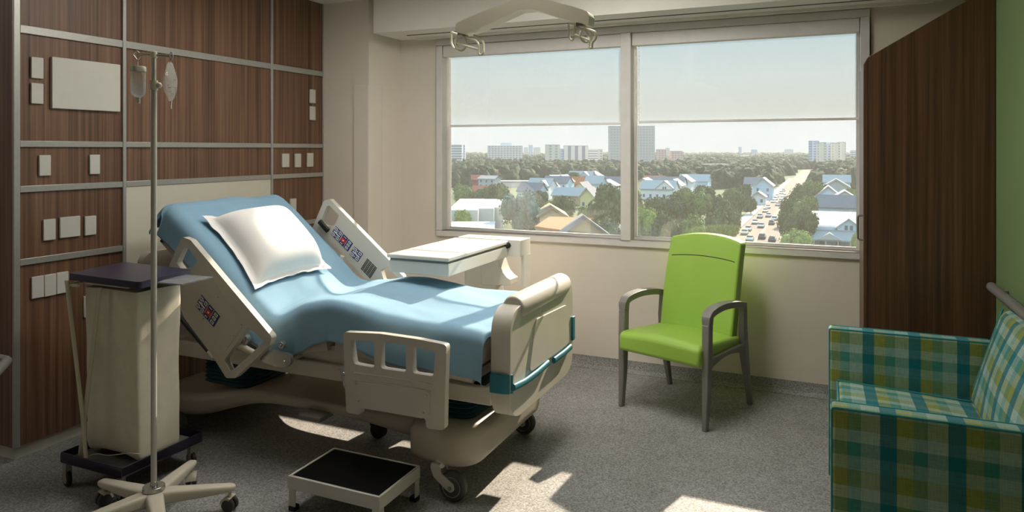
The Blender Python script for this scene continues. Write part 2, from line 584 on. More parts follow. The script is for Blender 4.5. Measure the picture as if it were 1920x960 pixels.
M['fluid'] = clear_mat('clear_fluid', (214, 222, 226), 0.28, 0.05)
M['bottle'] = clear_mat('clear_bottle', (224, 226, 222), 0.22, 0.05)
M['ivbag'] = clear_mat('iv_bag_plastic', (206, 206, 200), 0.34, 0.15)
M['acrylic'] = clear_mat('smoky_acrylic', (156, 156, 158), 0.72, 0.2)
M['glass'] = glass_pane_mat('dusty_window_glass', 0.022)
M['blind'] = sheer_mat('sheer_roller_fabric', 0.85, (166, 182, 194))
M['step_black'] = flat('ribbed_black_rubber', (9, 9, 10), 0.85, var=0.2, scale=300, bump=0.2, bscale=500, spec=.12)
# ------------------------------------------------------------------ the room
HX, WY, GX, CZ = -3.79, 4.98, 0.777, 2.80     # headwall face, window wall face, green wall face, ceiling
BX, BY = -6.0, -2.6                            # far ends of the room behind the camera
o = struct(MB().box(BX - .1, BY - .1, -.12, GX + .12, 5.10, 0), 'floor', M['floor'])
o = struct(MB().box(BX - .1, BY - .1, CZ, GX + .12, 5.10, CZ + .12), 'ceiling', M['ceiling'])
struct(MB().box(GX, BY, 0, GX + .12, 5.10, CZ), 'wall_right', M['green_wall'])
struct(MB().box(BX, BY - .1, 0, GX, BY, CZ), 'wall_back', M['cream'])
struct(MB().box(BX - .1, BY, 0, BX, 2.22, CZ), 'wall_far_left', M['cream'])
# panelled headwall: a wood-faced block, its end turned to the camera, on a recessed plinth
YE = at(25, 300, X=HX).y          # near end of the headwall block
struct(MB().box(BX, YE, .07, HX, 4.70, CZ), 'wall_left', M['wood'])
struct(MB().box(BX, YE + .02, 0, HX - .025, 4.70, .07), 'baseboard_left', M['headpanel'])
# column between headwall and window
col = [(-4.2, 4.70), (-3.335, 4.70), (-3.21, 4.98), (-3.21, 5.10), (-4.2, 5.10)]
mb = MB(); mb.prism(col, [], lambda u, v, w: (u, v, w * CZ)); struct(mb, 'wall_column', M['cream'])
# corner guard on the column
def col_pt(px, Y=4.70): return at(px, 300, Y=Y).x
g0, g1 = col_pt(665), -3.335
mb = MB(); mb.prism([(g0, 4.685), (-3.327, 4.685), (-3.277, 4.80), (-3.287, 4.815), (-3.34, 4.7), (g0, 4.7)], [], lambda u, v, w: (u, v, .1 + w * 2.02))
struct(mb, 'trim_1', M['cream'], 'cream corner guard on the column', bevel=.004)

# window wall with its opening
WX0, WX1, WZ0, WZ1, MX = -2.865, 0.265, 0.902, 2.485, -1.30
mb = MB()
mb.box(-3.21, WY, 0, GX, 5.10, WZ0); mb.box(-3.21, WY, WZ1, GX, 5.10, CZ)
mb.box(-3.21, WY, WZ0, WX0, 5.10, WZ1); mb.box(WX1, WY, WZ0, GX, 5.10, WZ1)
struct(mb, 'wall_window', M['cream'])
# soffit above the window with its slot diffuser
sf = struct(MB().box(-3.205, 4.58, 2.503, GX, WY, CZ), 'trim_2', M['ceiling'], 'cream soffit above the window')
build(MB().box(-3.02, 4.765, 2.5, .6, 4.78, 2.5035), 'slot_diffuser', M['black'], sf)
build(MB().box(-3.02, 4.90, 2.485, .6, 4.93, 2.5035), 'edge_bead', M['ceiling'], sf)
# coved floor covering up the walls
def cove(pts2d, name, base, along):
    prof = [(0.0, .082), (-.004, .082), (-.006, .05), (-.016, .022), (-.045, .004), (-.045, 0), (0, 0)]
    mb = MB(); rings = []
    for (bx, by), (nx, ny) in along:
        rings.append([V((bx - nx * p[0], by - ny * p[0], p[1])) for p in prof])
    mb.loft(rings); struct(mb, name, M['floor'])
cove(None, 'baseboard_window', None, [((-3.21, WY - .0005), (0, -1)), ((GX, WY - .0005), (0, -1))])
cove(None, 'baseboard_column', None, [((-3.765, 4.699), (0, -1)), ((-3.336, 4.699), (0, -1))])

# window: frame, mullion, panes
wr = bpy.data.objects.new('window_1', None); COL.objects.link(wr); wr.location = ((WX0 + WX1) / 2, WY, WZ0); wr['kind'] = 'structure'
fw, fy0, fy1 = .055, WY - .022, WY + .11
mb = MB()
for x0, x1, z0, z1 in ((WX0, WX1, WZ0, WZ0 + .045), (WX0, WX1, WZ1 - .05, WZ1), (WX0, WX0 + fw, WZ0 + .045, WZ1 - .05), (WX1 - fw, WX1, WZ0 + .045, WZ1 - .05)):
    mb.box(x0, fy0, z0, x1, fy1, z1)
build(mb, 'window_frame', M['frame'], wr, bevel=.003)
build(MB().box(MX - .037, fy0 - .01, WZ0 + .045, MX + .037, fy1, WZ1 - .05), 'mullion', M['frame'], wr, bevel=.003)
for x0, x1 in ((WX0 + fw, MX - .037), (MX + .037, WX1 - fw)):
    mb = MB(); s = .02
    zz0, zz1 = WZ0 + .045, WZ1 - .05
    for a, b, c, d in ((x0, x1, zz0, zz0 + s), (x0, x1, zz1 - s, zz1), (x0, x0 + s, zz0 + s, zz1 - s), (x1 - s, x1, zz0 + s, zz1 - s)):
        mb.box(a, WY + .062, c, b, WY + .1, d)
    build(mb, 'sash', M['frame'], wr, bevel=.002)
    build(MB().box(x0 + s, WY + .078, zz0 + s, x1 - s, WY + .084, zz1 - s), 'pane', M['glass'], wr)

# roller blinds
def blind(x0, x1, zb, label):
    r = empty('roller_blind', ((x0 + x1) / 2, WY + .03, zb), label, 'window blind', 'roller blinds in the window')
    zt = WZ1 - .052
    build(MB().box(x0 + .004, WY - .012, zt - .09, x1 - .004, WY + .055, zt), 'cassette', M['frame'], r, bevel=.004)
    mb = MB(); n = 24
    mb.box(x0 + .055, WY + .0245, zb + .02, x1 - .012, WY + .0255, zt - .088)
    build(mb, 'fabric', M['blind'], r)
    build(MB().box(x0 + .05, WY + .018, zb + .004, x1 - .01, WY + .032, zb + .022), 'bottom_rail', M['white_mark'], r, bevel=.003)
    mb = MB()
    zc0 = zb - .02 if True else 0
    for k in range(2):
        xx = x0 + .022 + .022 * k
        z = zc0
        while z < zt - .09:
            mb.sphere((xx, WY + .03 + .004 * k, z), .0042, nu=6, nv=4); z += .0125
    z = 0
    build(mb, 'bead_chain', M['white_mark'], r, weld=0)
blind(WX0 + fw, MX - .037, 1.775, 'half-lowered sheer roller blind in the narrower left bay of the window')
blind(MX + .037, WX1 - fw, 1.783, 'half-lowered sheer roller blind in the wider right bay of the window')

# headwall metal strips
def hy(px): return at(px, 300, X=HX).y
yL, yA, yB, yR = YE, hy(231), hy(508), 4.70
zs = [(2.20, 2.242), (1.612, 1.645), (1.377, 1.411), (1.0, 1.034)]
tn = 3
def strip(y0, y1, z0, z1, dx=.012):
    global tn
    struct(MB().box(HX, y0, z0, HX + dx, y1, z1), 'trim_%d' % tn, M['alu'], bevel=.002); tn += 1
for y0, y1, zz in ((hy(35) + .001, yA - .012, zs), (yA + .012, yB - .012, zs[:3]), (yB + .012, yR - .012, zs)):
    for z0, z1 in zz: strip(y0, y1, z0, z1)
for y in (yA, yB): strip(y - .011, y + .011, .07, CZ, .014)
strip(yR - .011, yR - .001, .07, CZ, .010)
strip(yL - .006, hy(35), .07, CZ, .014)
struct(MB().box(HX, yA + .012, .45, HX + .008, yB - .012, 1.376), 'trim_%d' % tn, M['headpanel'], 'cream panel behind the bed head'); tn += 1

# wall plates
def plate(x0, y0, x1, y1, label, group, name='wall_plate', cat='wall plate', t=.014, m='plate', kids=None):
    a, b = at(x0, (y0 + y1) / 2, X=HX + t), at(x1, (y0 + y1) / 2, X=HX + t)
    cx = (x0 + x1) / 2
    zt, zb = at(x0, y0, X=HX + t).z, at(x0, y1, X=HX + t).z
    mb = MB(); mb.box(HX + .0005, a.y, zb, HX + t, b.y, zt)
    o = build(mb, name, M[m], None, bevel=.003)
    return tag(o, label, cat, group)
G1 = 'blank white wall plates on the wood headwall'
L = [
 (59, 106, 82, 146, 'small white wall plate directly left of the big white board, upper of two'),
 (59, 155, 82, 194, 'small white wall plate left of the big white board, lower of two'),
 (74, 291, 96, 330, 'white wall plate under the board, left one of the pair between the metal strips'),
 (169, 290, 188, 327, 'white wall plate left of the drip pole, right one of the pair between metal strips'),
 (82, 412, 105, 452, 'narrow white wall plate left of the square plate above the hamper'),
 (113, 408, 151, 447, 'square white wall plate in the middle of the row of three above the hamper'),
 (160, 406, 181, 442, 'narrow white wall plate right of the square plate above the hamper'),
 (60, 520, 83, 561, 'white wall plate behind the hamper lid, leftmost of three touching'),
 (84, 516, 106, 557, 'white wall plate behind the hamper lid, middle of three touching'),
 (107, 512, 129, 552, 'white wall plate beside the hamper lid, rightmost of three touching'),
 (158, 556, 163, 596, 'white wall plate mostly hidden behind the hamper bag and legs'),
 (582, 167, 592, 193, 'small white wall plate near the column, upper of the two stacked ones'),
 (582, 199, 592, 225, 'small white wall plate near the column, lower of the two stacked ones'),
 (530, 288, 543, 314, 'white wall plate above the bed head, leftmost of the row of three near the column'),
 (554, 288, 565, 314, 'white wall plate above the bed head, middle of the row of three near the column'),
 (577, 287, 588, 313, 'white wall plate closest to the column in the row of three'),
 (545, 373, 556, 396, 'white wall plate half hidden behind the blue sheet at the bed head'),
]
for q in L: plate(*q, group=G1)
plate(98, 106, 226, 203, 'large blank white board on the wood wall left of the drip bottle', None, 'wall_mounted_board', 'board', .02)

# handrail on the green wall, running towards the camera beside the sofa
hr = empty('wall_handrail', (GX - .045, 3.9, .90), 'grey tubular handrail on the green wall behind the sofa', 'handrail')
mb = MB(); mb.tube([(GX - .036, 4.06, .935), (GX - .036, 2.2, .935), (GX - .036, .9, .935)], .022, 14)
mb.sphere((GX - .036, 4.06, .935), .022)
build(mb, 'rail', M['chairgrey'], hr)
for y in (3.9, 2.7, 1.5):
    mb = MB(); mb.box(GX - .03, y - .02, .92, GX - .0005, y + .02, .95); build(mb, 'bracket', M['chairgrey'], hr, bevel=.003)

# grey looped rail reaching in at the left edge
e = at(14, 676, Y=1.95)
hb = empty('grab_rail', (e.x - .3, 2.0, e.z - .03), 'grey rounded rail end at the left edge by the dark wood panel', 'rail')
mb = MB()
loop = rounded([(e.x, 1.95), (e.x + .20, 1.765), (e.x - .25, 1.65), (e.x - .8, 1.75), (e.x - .8, 1.95)], .045, 6)
mb.tube([V((q.x, q.y, e.z)) for q in loop], .020, 12, closed=True)
build(mb, 'rail', M['chairgrey'], hb)
mb = MB(); mb.tube([(e.x - .75, 1.95, e.z), (e.x - .75, YE - .001, e.z)], .014, 12)
build(mb, 'wall_mount', M['chairgrey'], hb)

# wardrobe with sloping top between sofa and window
wx0, wx1, wy0, wy1 = .19, GX - .003, 4.15, 4.60
wd = empty('wardrobe', ((wx0 + wx1) / 2, (wy0 + wy1) / 2, 0), 'dark wood wardrobe with sloping top between the sofa and the window', 'wardrobe')
zf, zbk = 2.06, 2.415
mb = MB(); mb.prism([(wx0 + .022, .0), (wx1, .0), (wx1, zbk), (wx0 + .022, zf + .025)], [], lambda u, v, w: (u, wy0 + w * (wy1 - wy0), v))
build(mb, 'carcass', M['wood_dark'], wd, bevel=.002)
for a, b in ((wy0 + .003, wy1 - .003),):
    mb = MB(); mb.prism([(wx0, .06), (wx0 + .021, .06), (wx0 + .021, zf + .024), (wx0, zf - .012)], [], lambda u, v, w: (u, a + w * (b - a), v))
    d = build(mb, 'door', M['wood_dark'], wd, bevel=.002)
    yy = a + .07 if a < wy0 + .1 else b - .07
    yy = wy0 + .06 if a < wy0 + .1 else wy1 - .06
    mb = MB(); mb.tube(rpath([(wx0 + .002, yy, 1.115), (wx0 - .024, yy, 1.115), (wx0 - .024, yy, 1.245), (wx0 + .002, yy, 1.245)], .012, 4), .0055, 8)
    build(mb, 'handle', M['steel'], d)

# ceiling lights (the room's lamps, plus one added out of view)
def troffer(x, y, sx, sy, power, label, rgb=(1, .88, .72)):
    r = empty('ceiling_light', (x, y, CZ - .03), label, 'ceiling light', 'recessed ceiling lights')
    mb = MB()
    for a, b, c, d in ((-sx, sx, -sy, -sy + .03), (-sx, sx, sy - .03, sy), (-sx, -sx + .03, -sy + .03, sy - .03), (sx - .03, sx, -sy + .03, sy - .03)):
        mb.box(x + a, y + c, CZ - .025, x + b, y + d, CZ - .0005)
    build(mb, 'frame', M['white'], r, bevel=.002)
    build(MB().box(x - sx + .03, y - sy + .03, CZ - .02, x + sx - .03, y + sy - .03, CZ - .001), 'diffuser', emit_mat('lit_diffuser', (253, 248, 242), power), r)
# ------------------------------------------------------------------ hospital bed
YN, YF, YC = 2.85, 3.70, 3.27
bed = empty('hospital_bed', (-2.4, YC, 0), 'beige hospital bed on castors with raised head end and teal bumpers', 'hospital bed')

# base: a low moulded chassis, arched between its two ends
secs = [  # X, z bottom, z top, near Y, far Y
 (-3.56, .15, .20, 3.00, 3.52), (-3.54, .12, .215, 2.92, 3.60), (-3.46, .105, .225, 2.87, 3.66), (-3.30, .105, .23, 2.86, 3.67), (-3.12, .135, .25, 2.86, 3.67),
 (-2.95, .19, .285, 2.87, 3.66), (-2.75, .245, .315, 2.88, 3.65), (-2.45, .262, .318, 2.88, 3.65), (-2.15, .260, .318, 2.87, 3.65),
 (-1.97, .248, .322, 2.865, 3.655), (-1.84, .235, .324, 2.86, 3.66), (-1.785, .222, .326, 2.86, 3.66), (-1.77, .160, .33, 2.825, 3.675), (-1.74, .148, .335, 2.805, 3.695), (-1.62, .138, .345, 2.80, 3.70), (-1.53, .138, .345, 2.81, 3.69),
 (-1.465, .150, .335, 2.85, 3.66), (-1.43, .18, .31, 2.92, 3.60), (-1.42, .21, .28, 3.02, 3.50)]
def srect(x, z0, z1, y0, y1, ex=5.0, n=44):
    out = []
    cy, cz, a, b = (y0 + y1) / 2, (z0 + z1) / 2, (y1 - y0) / 2, (z1 - z0) / 2
    for k in range(n):
        th = 2 * PI * (k + .5) / n
        c, s = math.cos(th), math.sin(th)
        # rounded rectangle with a radius set by the height
        r = min(a, b) * .75
        px = (a - r) * (1 if c > 0 else -1); pz = (b - r) * (1 if s > 0 else -1)
        out.append(V((x, cy + px + r * c, cz + pz + r * s)))
    return out
S = spline([V(s) if len(s) <= 4 else s for s in [s[:4] for s in secs]], 4) if False else None
def dense(secs, n=4):
    P = [list(p) for p in secs]; P = [[2 * a - b for a, b in zip(P[0], P[1])]] + P + [[2 * a - b for a, b in zip(P[-1], P[-2])]]
    out = []
    for i in range(1, len(P) - 2):
        for j in range(n):
            t = j / n
            out.append([0.5 * (2 * b + (c - a) * t + (2 * a - 5 * b + 4 * c - d) * t * t + (3 * b - a - 3 * c + d) * t ** 3) for a, b, c, d in zip(P[i - 1], P[i], P[i + 1], P[i + 2])])
    out.append(P[-2]); return out
mb = MB(); mb.loft([srect(*s) for s in dense(secs)])
build(mb, 'base', M['bed_dark'], bed, sharp=60)

# castors
def caster(x, y, side, parent, r=.068, w=.042):
    mb = MB()
    yy = y + side * .034
    mb.cyl((x - .07, y, .142), (x - .07, y, .20), .022)
    pr = [(x - .10, .165), (x - .055, .165), (x - .048, .125), (x + .016, .085), (x + .02, .06), (x + .002, .048), (x - .02, .058), (x - .085, .105), (x - .10, .14)]
    for sd in (-1, 1):
        mb.prism(rounded(pr, .012, 3), [], lambda u, v, q: (u, y + sd * .028 + (q - .5) * .008, v))
    mb.box(x - .098, y - .03, .145, x - .052, y + .03, .166)
    f = build(mb, 'caster', M['bed'], parent, bevel=.002)
    mb = MB(); prof = [(r - .022, -w / 2), (r - .008, -w / 2), (r, -w / 2 + .01), (r, w / 2 - .01), (r - .008, w / 2), (r - .022, w / 2)]
    mb.lathe(prof, (x, y, r), 28, None, (0, 1, 0)); build(mb, 'tyre', M['tyre'], f)
    mb = MB(); mb.lathe([(.004, -w / 2 - .001), (r - .03, -w / 2 + .003), (r - .022, -w / 2 - .002), (r - .020, 0), (r - .022, w / 2 + .002), (r - .03, w / 2 - .003), (.004, w / 2 + .001)], (x, y, r), 28, None, (0, 1, 0))
    build(mb, 'hub', M['hub'], f)
    mb = MB(); mb.cyl((x, y - .038, r), (x, y + .038, r), .009, n=12); build(mb, 'axle_bolt', M['steel'], f)
for x, y, s in ((-1.545, 2.83, -1), (-1.545, 3.655, 1), (-3.33, 2.86, -1), (-3.33, 3.66, 1)):
    caster(x, y, s, bed)
# fifth wheel under the middle, brake pedal
mb = MB(); mb.cyl((-2.26, 3.26, .045), (-2.26, 3.30, .045), .045, n=20); mb.box(-2.30, 3.25, .07, -2.22, 3.31, .27)
build(mb, 'steering_wheel', M['black'], bed, bevel=.003)
p = at(588, 782, Y=2.82)
mb = MB(); mb.box(p.x - .075, 2.79, p.z - .012, p.x + .06, 2.90, p.z + .012); mb.box(p.x - .03, 2.87, p.z, p.x + .01, 2.95, .27)
build(mb, 'brake_pedal', M['chairgrey'], bed, bevel=.005)

# lifting bellows
for bx, by, sx, sy in ((-1.66, 3.14, .17, .25), (-3.02, 3.12, .17, .22)):
    rings = []
    for k in range(15):
        z = .30 + .155 * k / 14
        f = 1.0 if k % 2 else .93
        rings.append([V((p[0], p[1], z)) for p in [(q.x, q.y) for q in rounded([(bx - sx * f, by - sy * f), (bx + sx * f, by - sy * f), (bx + sx * f, by + sy * f), (bx - sx * f, by + sy * f)], .07, 5)]])
    mb = MB(); mb.loft(rings); build(mb, 'bellows', M['bellows'], bed)

# frame rails
mb = MB()
for y in (2.84, 3.665): mb.box(-3.46, y, .452, -1.36, y + .035, .53)
for x in (-3.44, -2.7, -2.0, -1.42): mb.box(x, 2.87, .46, x + .06, 3.67, .52)
build(mb, 'frame', M['bedframe'], bed, bevel=.006)

# ---- lying surface profile (x, z) of the sheet, from the foot to over the head end
PROF = [(-1.385, .745), (-1.40, .768), (-1.5, .778), (-1.68, .785), (-1.88, .797), (-2.07, .820), (-2.23, .832), (-2.38, .812), (-2.50, .782), (-2.60, .770), (-2.70, .80), (-2.82, .888), (-3.04, 1.065), (-3.27, 1.245), (-3.335, 1.285), (-3.385, 1.288), (-3.43, 1.255), (-3.475, 1.19), (-3.50, 1.15)]
prof = [V((a, 0, b)) for a, b in PROF]
PP = spline(prof, 10)
def normals(P):
    out = []
    for i in range(len(P)):
        t = (P[min(i + 1, len(P) - 1)] - P[max(i - 1, 0)]).normalized()
        n = V((t.z, 0, -t.x))          # travelling towards -x: up is +z
        if n.z < 0 and abs(t.x) > .2 and t.x < 0: n = -n
        out.append(V((t.z, 0, -t.x)))
    return out
NN = normals(PP)
arc = [0.0]
for i in range(1, len(PP)): arc.append(arc[-1] + (PP[i] - PP[i - 1]).length)
i_top = max(range(len(PP)), key=lambda i: PP[i].z)

# mattress: rounded slab following the profile
def slab_ring(P, Nn, a, t0, t1, r=.045, n=5):
    pts = rounded([(-a, -t1), (a, -t1), (a, -t0), (-a, -t0)], r, n)
    return [V((P.x, YC + p.x, P.z)) + Nn * p.y for p in pts]
ih = i_top - 6
rings = []
idx = list(range(12, ih + 1, 3))
for q, i in enumerate(idx): rings.append(slab_ring(PP[i], NN[i], .438, .040, .165))
e0 = slab_ring(PP[idx[0]] + V((.012, 0, 0)), NN[idx[0]], .42, .06, .145); e1 = slab_ring(PP[idx[-1]] + (PP[idx[-1]] - PP[idx[-1] - 1]).normalized() * .018, NN[idx[-1]], .42, .06, .145)
mb = MB(); mb.loft([e0] + rings + [e1])
mt = build(mb, 'mattress', M['mattress'], None, sharp=60); tag(mt, 'thin grey mattress bent over the bed deck, under the blue sheet', 'mattress')

# deck panels under the mattress
for a, b in ((14, 60), (64, 88), (92, ih - 2)):
    rings = [slab_ring(PP[i], NN[i], .43, .185, .232, .004, 2) for i in range(a, b, 3)]
    mb = MB(); mb.loft(rings); build(mb, 'deck_panel', M['bedframe'], bed)
# side skirts between deck and frame
sk = [(PP[i].x + NN[i].x * -.215, PP[i].z + NN[i].z * -.215) for i in range(16, 92, 4)]
for y in (2.868, 3.652):
    mb = MB(); mb.prism([(sk[0][0], .50)] + sk + [(sk[-1][0], .50)], [], lambda u, v, w: (u, y + w * .012, v)); build(mb, 'deck_skirt', M['bedframe'], bed)
# struts from deck to frame
for y in (2.90, 3.62):
    for a, b in (((-2.76, y, .58), (-2.62, y, .50)), ((-3.10, y, .84), (-2.86, y, .50)), ((-2.18, y, .625), (-2.18, y, .50)), ((-1.52, y, .565), (-1.52, y, .50))):
        mb = MB(); mb.tube([a, b], .013); build(mb, 'deck_strut', M['bedframe'], bed)

# ---- blue sheet
sheet_rows = []
def hang_len(i):
    s = arc[i]; x = PP[i].x
    h = .215
    if x < -2.62: h = .17
    if i > i_top - 6: h = max(.06, .15 - .012 * (i - i_top + 6))
    if x > -1.46: h = .21 - .012 * max(0, 4 - i)
    return h
A, R = .452, .05
for i in range(0, len(PP)):
    P, Nn = PP[i], NN[i]
    if P.x > -1.47: Nn = V((0, 0, 1))
    H = hang_len(i)
    row = []
    J = 62
    x = P.x; s = arc[i]
    for j in range(J + 1):
        u = -1 + 2 * j / J
        Q = A - R + R * PI / 2 + (H - R)
        q = abs(u) * Q; sg = 1 if u > 0 else -1
        if q < A - R: y, n = q, 0.0
        elif q < A - R + R * PI / 2:
            th = (q - (A - R)) / R; y, n = A - R + R * math.sin(th), -R * (1 - math.cos(th))
        else: y, n = A, -R - (q - (A - R + R * PI / 2))
        # folds: broad puckers along the hanging edge, gentle swells on top
        side = max(0.0, (q - (A - R)) / (H + .03))
        near = 1.0 if sg < 0 else .6
        f = noise.noise((s * 5.0, sg * 3.1, 1.7)) * .5 + noise.noise((s * 11.0, sg * 2.0 + q * 2, 4.2)) * .35 + noise.noise((s * 23, sg * 5 + q * 4, 9.0)) * .15
        yy = y + (0.018 + .035 * f) * side * near
        top = 1 - min(1, side)
        sw = noise.noise((x * 3.2, u * 2.4, .3)) * .015 + noise.noise((x * 8 + u * 3, u * 5, 7.3)) * .004
        # a broad soft roll of cloth along the near edge, a trough at the hip
        e = max(0.0, (-u - .30) / .7)
        roll = .030 * math.exp(-((x + 2.18) / .22) ** 2) * e * 1.2 - .035 * math.exp(-((x + 2.58) / .12) ** 2) * e + .012 * math.exp(-((x + 1.6) / .2) ** 2) * e
        # drag folds at the bend of the hip
        drag = .014 * math.exp(-((x + 2.60) / .16) ** 2) * math.sin((u * 7 + x * 16)) * top
        n2 = n + (sw + drag) * (0.3 + .7 * top) + roll + .004
        hem = 1.0
        if side > 0.9: n2 += .018 * noise.noise((s * 4, sg, 11.0))
        row.append(V((P.x, YC + sg * yy, P.z)) + Nn * n2)
    sheet_rows.append(row)
mb = MB(); mb.grid(sheet_rows)
sh = build(mb, 'bed_sheet', M['sheet'], None, sharp=180, sub=1)
sm = sh.modifiers.new('thick', 'SOLIDIFY'); sm.thickness = .003; sm.offset = 1
tag(sh, 'light blue cotton sheet draped over the raised hospital bed mattress', 'bed sheet')

# ---- pillow on the raised backrest
bp = V((-3.04, 0, 1.065)); bt = (V((-3.27, 0, 1.245)) - V((-2.82, 0, .888))).normalized(); bn = V((-bt.z, 0, bt.x))
if bn.z < 0: bn = -bn
def on_back(px, py, off):
    o0 = V((0, 0, EYE)); d = at(px, py, Z=-50) - o0 if py > 281 else None
    k = ((bp + bn * off) - o0).dot(bn) / d.dot(bn)
    return o0 + d * k
cA, cB, cC, cD = on_back(378, 404, .035), on_back(524, 386, .06), on_back(622, 503, .04), on_back(478, 543, .03)
def pill(u, v, side):
    P = cA * (1 - u) * (1 - v) + cB * u * (1 - v) + cC * u * v + cD * (1 - u) * v
    cu, cv = 2 * u - 1, 2 * v - 1
    mgn = .875
    fu, fv = min(1, abs(cu) / mgn), min(1, abs(cv) / mgn)
    h = max(0, (1 - fu ** 3.6)) ** .55 * max(0, (1 - fv ** 3.6)) ** .55
    # edges draw in between the corners
    pin = .035 * (1 - cv * cv) * cu * abs(cu) ** 3, .03 * (1 - cu * cu) * cv * abs(cv) ** 3
    P = P - (cB - cA).normalized() * pin[0] - (cD - cA).normalized() * pin[1]
    wv = noise.noise((u * 3, v * 3, 3.3)) * .008 + noise.noise((u * 9, v * 7, 8.1)) * .002
    edge = max(abs(cu), abs(cv))
    fl = .012 * noise.noise((u * 9, v * 9, 20.0)) * max(0, (edge - .8) / .2)
    T = .150 if side > 0 else .022
    return P + bn * (side * (T * h) + (wv * h if side > 0 else 0) + fl + side * .0015)
n = 44
mb = MB()
mb.grid([[pill(i / n, j / n, 1) for i in range(n + 1)] for j in range(n + 1)])
mb.grid([[pill(i / n, j / n, -1) for i in range(n + 1)] for j in range(n + 1)])
pw = build(mb, 'pillow', M['pillow'], None, sharp=150, weld=.0031)
tag(pw, 'white pillow with a flat flanged edge lying on the raised blue sheet', 'pillow')

# ---- side rails
def pl(px, py, Y):
    p = at(px, py, Y=Y); return (p.x, p.z)
def px_poly(pts, sc, ox, oy, Y): return [pl(ox + x / sc, oy + y / sc, Y) for x, y in pts]
def screw(mb, px, py, Y, r=.006, m=None):
    p = at(px, py, Y=Y); mb.cyl((p.x, Y + .002, p.z), (p.x, Y - .004, p.z), r, r * .7, 10, m)

def keys(parent, c0, c1, c2, Y, blocks, dirn=-1):
    """key panel lying on the plane Y: c0 top-left, c1 along its length, c2 across (pixels)"""
    P0, P1, P2 = at(*c0, Y=Y), at(*c1, Y=Y), at(*c2, Y=Y)
    U, W = P1 - P0, P2 - P0
    mb = MB()
    def tile(u0, v0, u1, v1, m, t):
        q = [P0 + U * a + W * b for a, b in ((u0, v0), (u1, v0), (u1, v1), (u0, v1))]
        d = V((0, dirn * t, 0))
        mb.add(q + [p + d for p in q], [(3, 2, 1, 0), (4, 5, 6, 7), (0, 1, 5, 4), (1, 2, 6, 5), (2, 3, 7, 6), (3, 0, 4, 7)], M[m])
    for b in blocks: tile(*b)
    return build(mb, 'keypad', None, parent)
def block_bed(u0, u1):
    w = u1 - u0; B = [(u0, 0, u1, 1, 'navy', .002)]
    for a, b in ((.04, .06), (.04, .66), (.62, .06), (.62, .66)):
        B += [(u0 + w * a, b, u0 + w * (a + .32), b + .28, 'white_mark', .0026), (u0 + w * (a + .06), b + .06, u0 + w * (a + .26), b + .22, 'navy', .0031), (u0 + w * (a + .13), b + .11, u0 + w * (a + .2), b + .17, 'white_mark', .0036)]
    B += [(u0 + w * .10, .44, u0 + w * .42, .56, 'white_mark', .0026), (u0 + w * .36, .36, u0 + w * .50, .50, 'white_mark', .0026), (u0 + w * .46, .46, u0 + w * .92, .58, 'white_mark', .0026), (u0 + w * .42, .14, u0 + w * .52, .26, 'white_mark', .0026), (u0 + w * .42, .74, u0 + w * .52, .86, 'white_mark', .0026)]
    return B
def block_call(u0, u1):
    w = u1 - u0
    return [(u0, 0, u1, .32, 'navy', .002), (u0, .35, u1, .70, 'red', .002), (u0, .73, u1, 1, 'navy', .002), (u0 + w * .36, .46, u0 + w * .64, .58, 'white_mark', .0026),
            (u0 + w * .2, .12, u0 + w * .8, .17, 'white_mark', .0026), (u0 + w * .25, .82, u0 + w * .45, .92, 'white_mark', .0026), (u0 + w * .55, .82, u0 + w * .7, .9, 'white_mark', .0026)]
def block_menu(u0, u1):
    w = u1 - u0; B = [(u0, 0, u1, 1, 'navy', .002)]
    for b in (.07, .38, .70):
        B += [(u0 + w * .2, b, u0 + w * .75, b + .22, 'white_mark', .0026), (u0 + w * .3, b + .05, u0 + w * .65, b + .09, 'navy', .0031), (u0 + w * .3, b + .13, u0 + w * .65, b + .17, 'navy', .0031)]
    return B

# near foot-end rail
Y0 = 2.70
q = lambda L: px_poly(L, 4.3625, 620, 600, Y0)
outer = rounded(q([(103, 98), (400, 112), (700, 155), (948, 205), (936, 560), (930, 903), (783, 888), (775, 802), (240, 720), (243, 776), (128, 757), (118, 560)]), .018, 4)
h1, h2, h3 = q([(163, 163), (356, 172), (358, 392), (188, 360)]), q([(410, 180), (613, 203), (618, 428), (410, 397)]), q([(667, 220), (858, 258), (840, 462), (671, 437)])
mb = MB(); mb.prism(outer, [rounded(h, .016, 3) for h in (h1, h2, h3)], lambda u, v, w: (u, Y0 + w * .034, v))
rl = build(mb, 'side_rail', M['bed'], bed, bevel=.009, seg=3)
mb = MB(); mb.prism(rounded(q([(190, 492), (760, 572), (820, 600), (805, 790), (750, 803), (240, 714), (195, 660)]), .02, 4), [], lambda u, v, w: (u, Y0 - .004 + w * .006, v))
build(mb, 'inset_plate', M['bed'], rl, bevel=.002)
a, b = at(620 + 195 / 4.3625, 600 + 432 / 4.3625, Y=Y0), at(620 + 822 / 4.3625, 600 + 528 / 4.3625, Y=Y0)
for dz in (0, -.032):
    mb = MB(); mb.tube([(a.x, Y0, a.z + dz), ((a.x + b.x) / 2, Y0, (a.z + b.z) / 2 + dz + .004), (b.x, Y0, b.z + dz)], .004, 6)
    build(mb, 'moulded_ridge', M['bed'], rl)
for x, y in ((210, 523), (228, 663), (780, 618), (760, 757)):
    mb = MB(); screw(mb, 620 + x / 4.3625, 600 + y / 4.3625, Y0 - .004, .004); build(mb, 'screw', M['steel'], rl)
Yb = 2.765
mb = MB(); mb.prism(rounded([pl(620 + x / 4.3625, 600 + y / 4.3625, Yb) for x, y in ((58, 370), (180, 380), (180, 580), (112, 570))], .025, 4), [], lambda u, v, w: (u, Yb + w * .02, v))
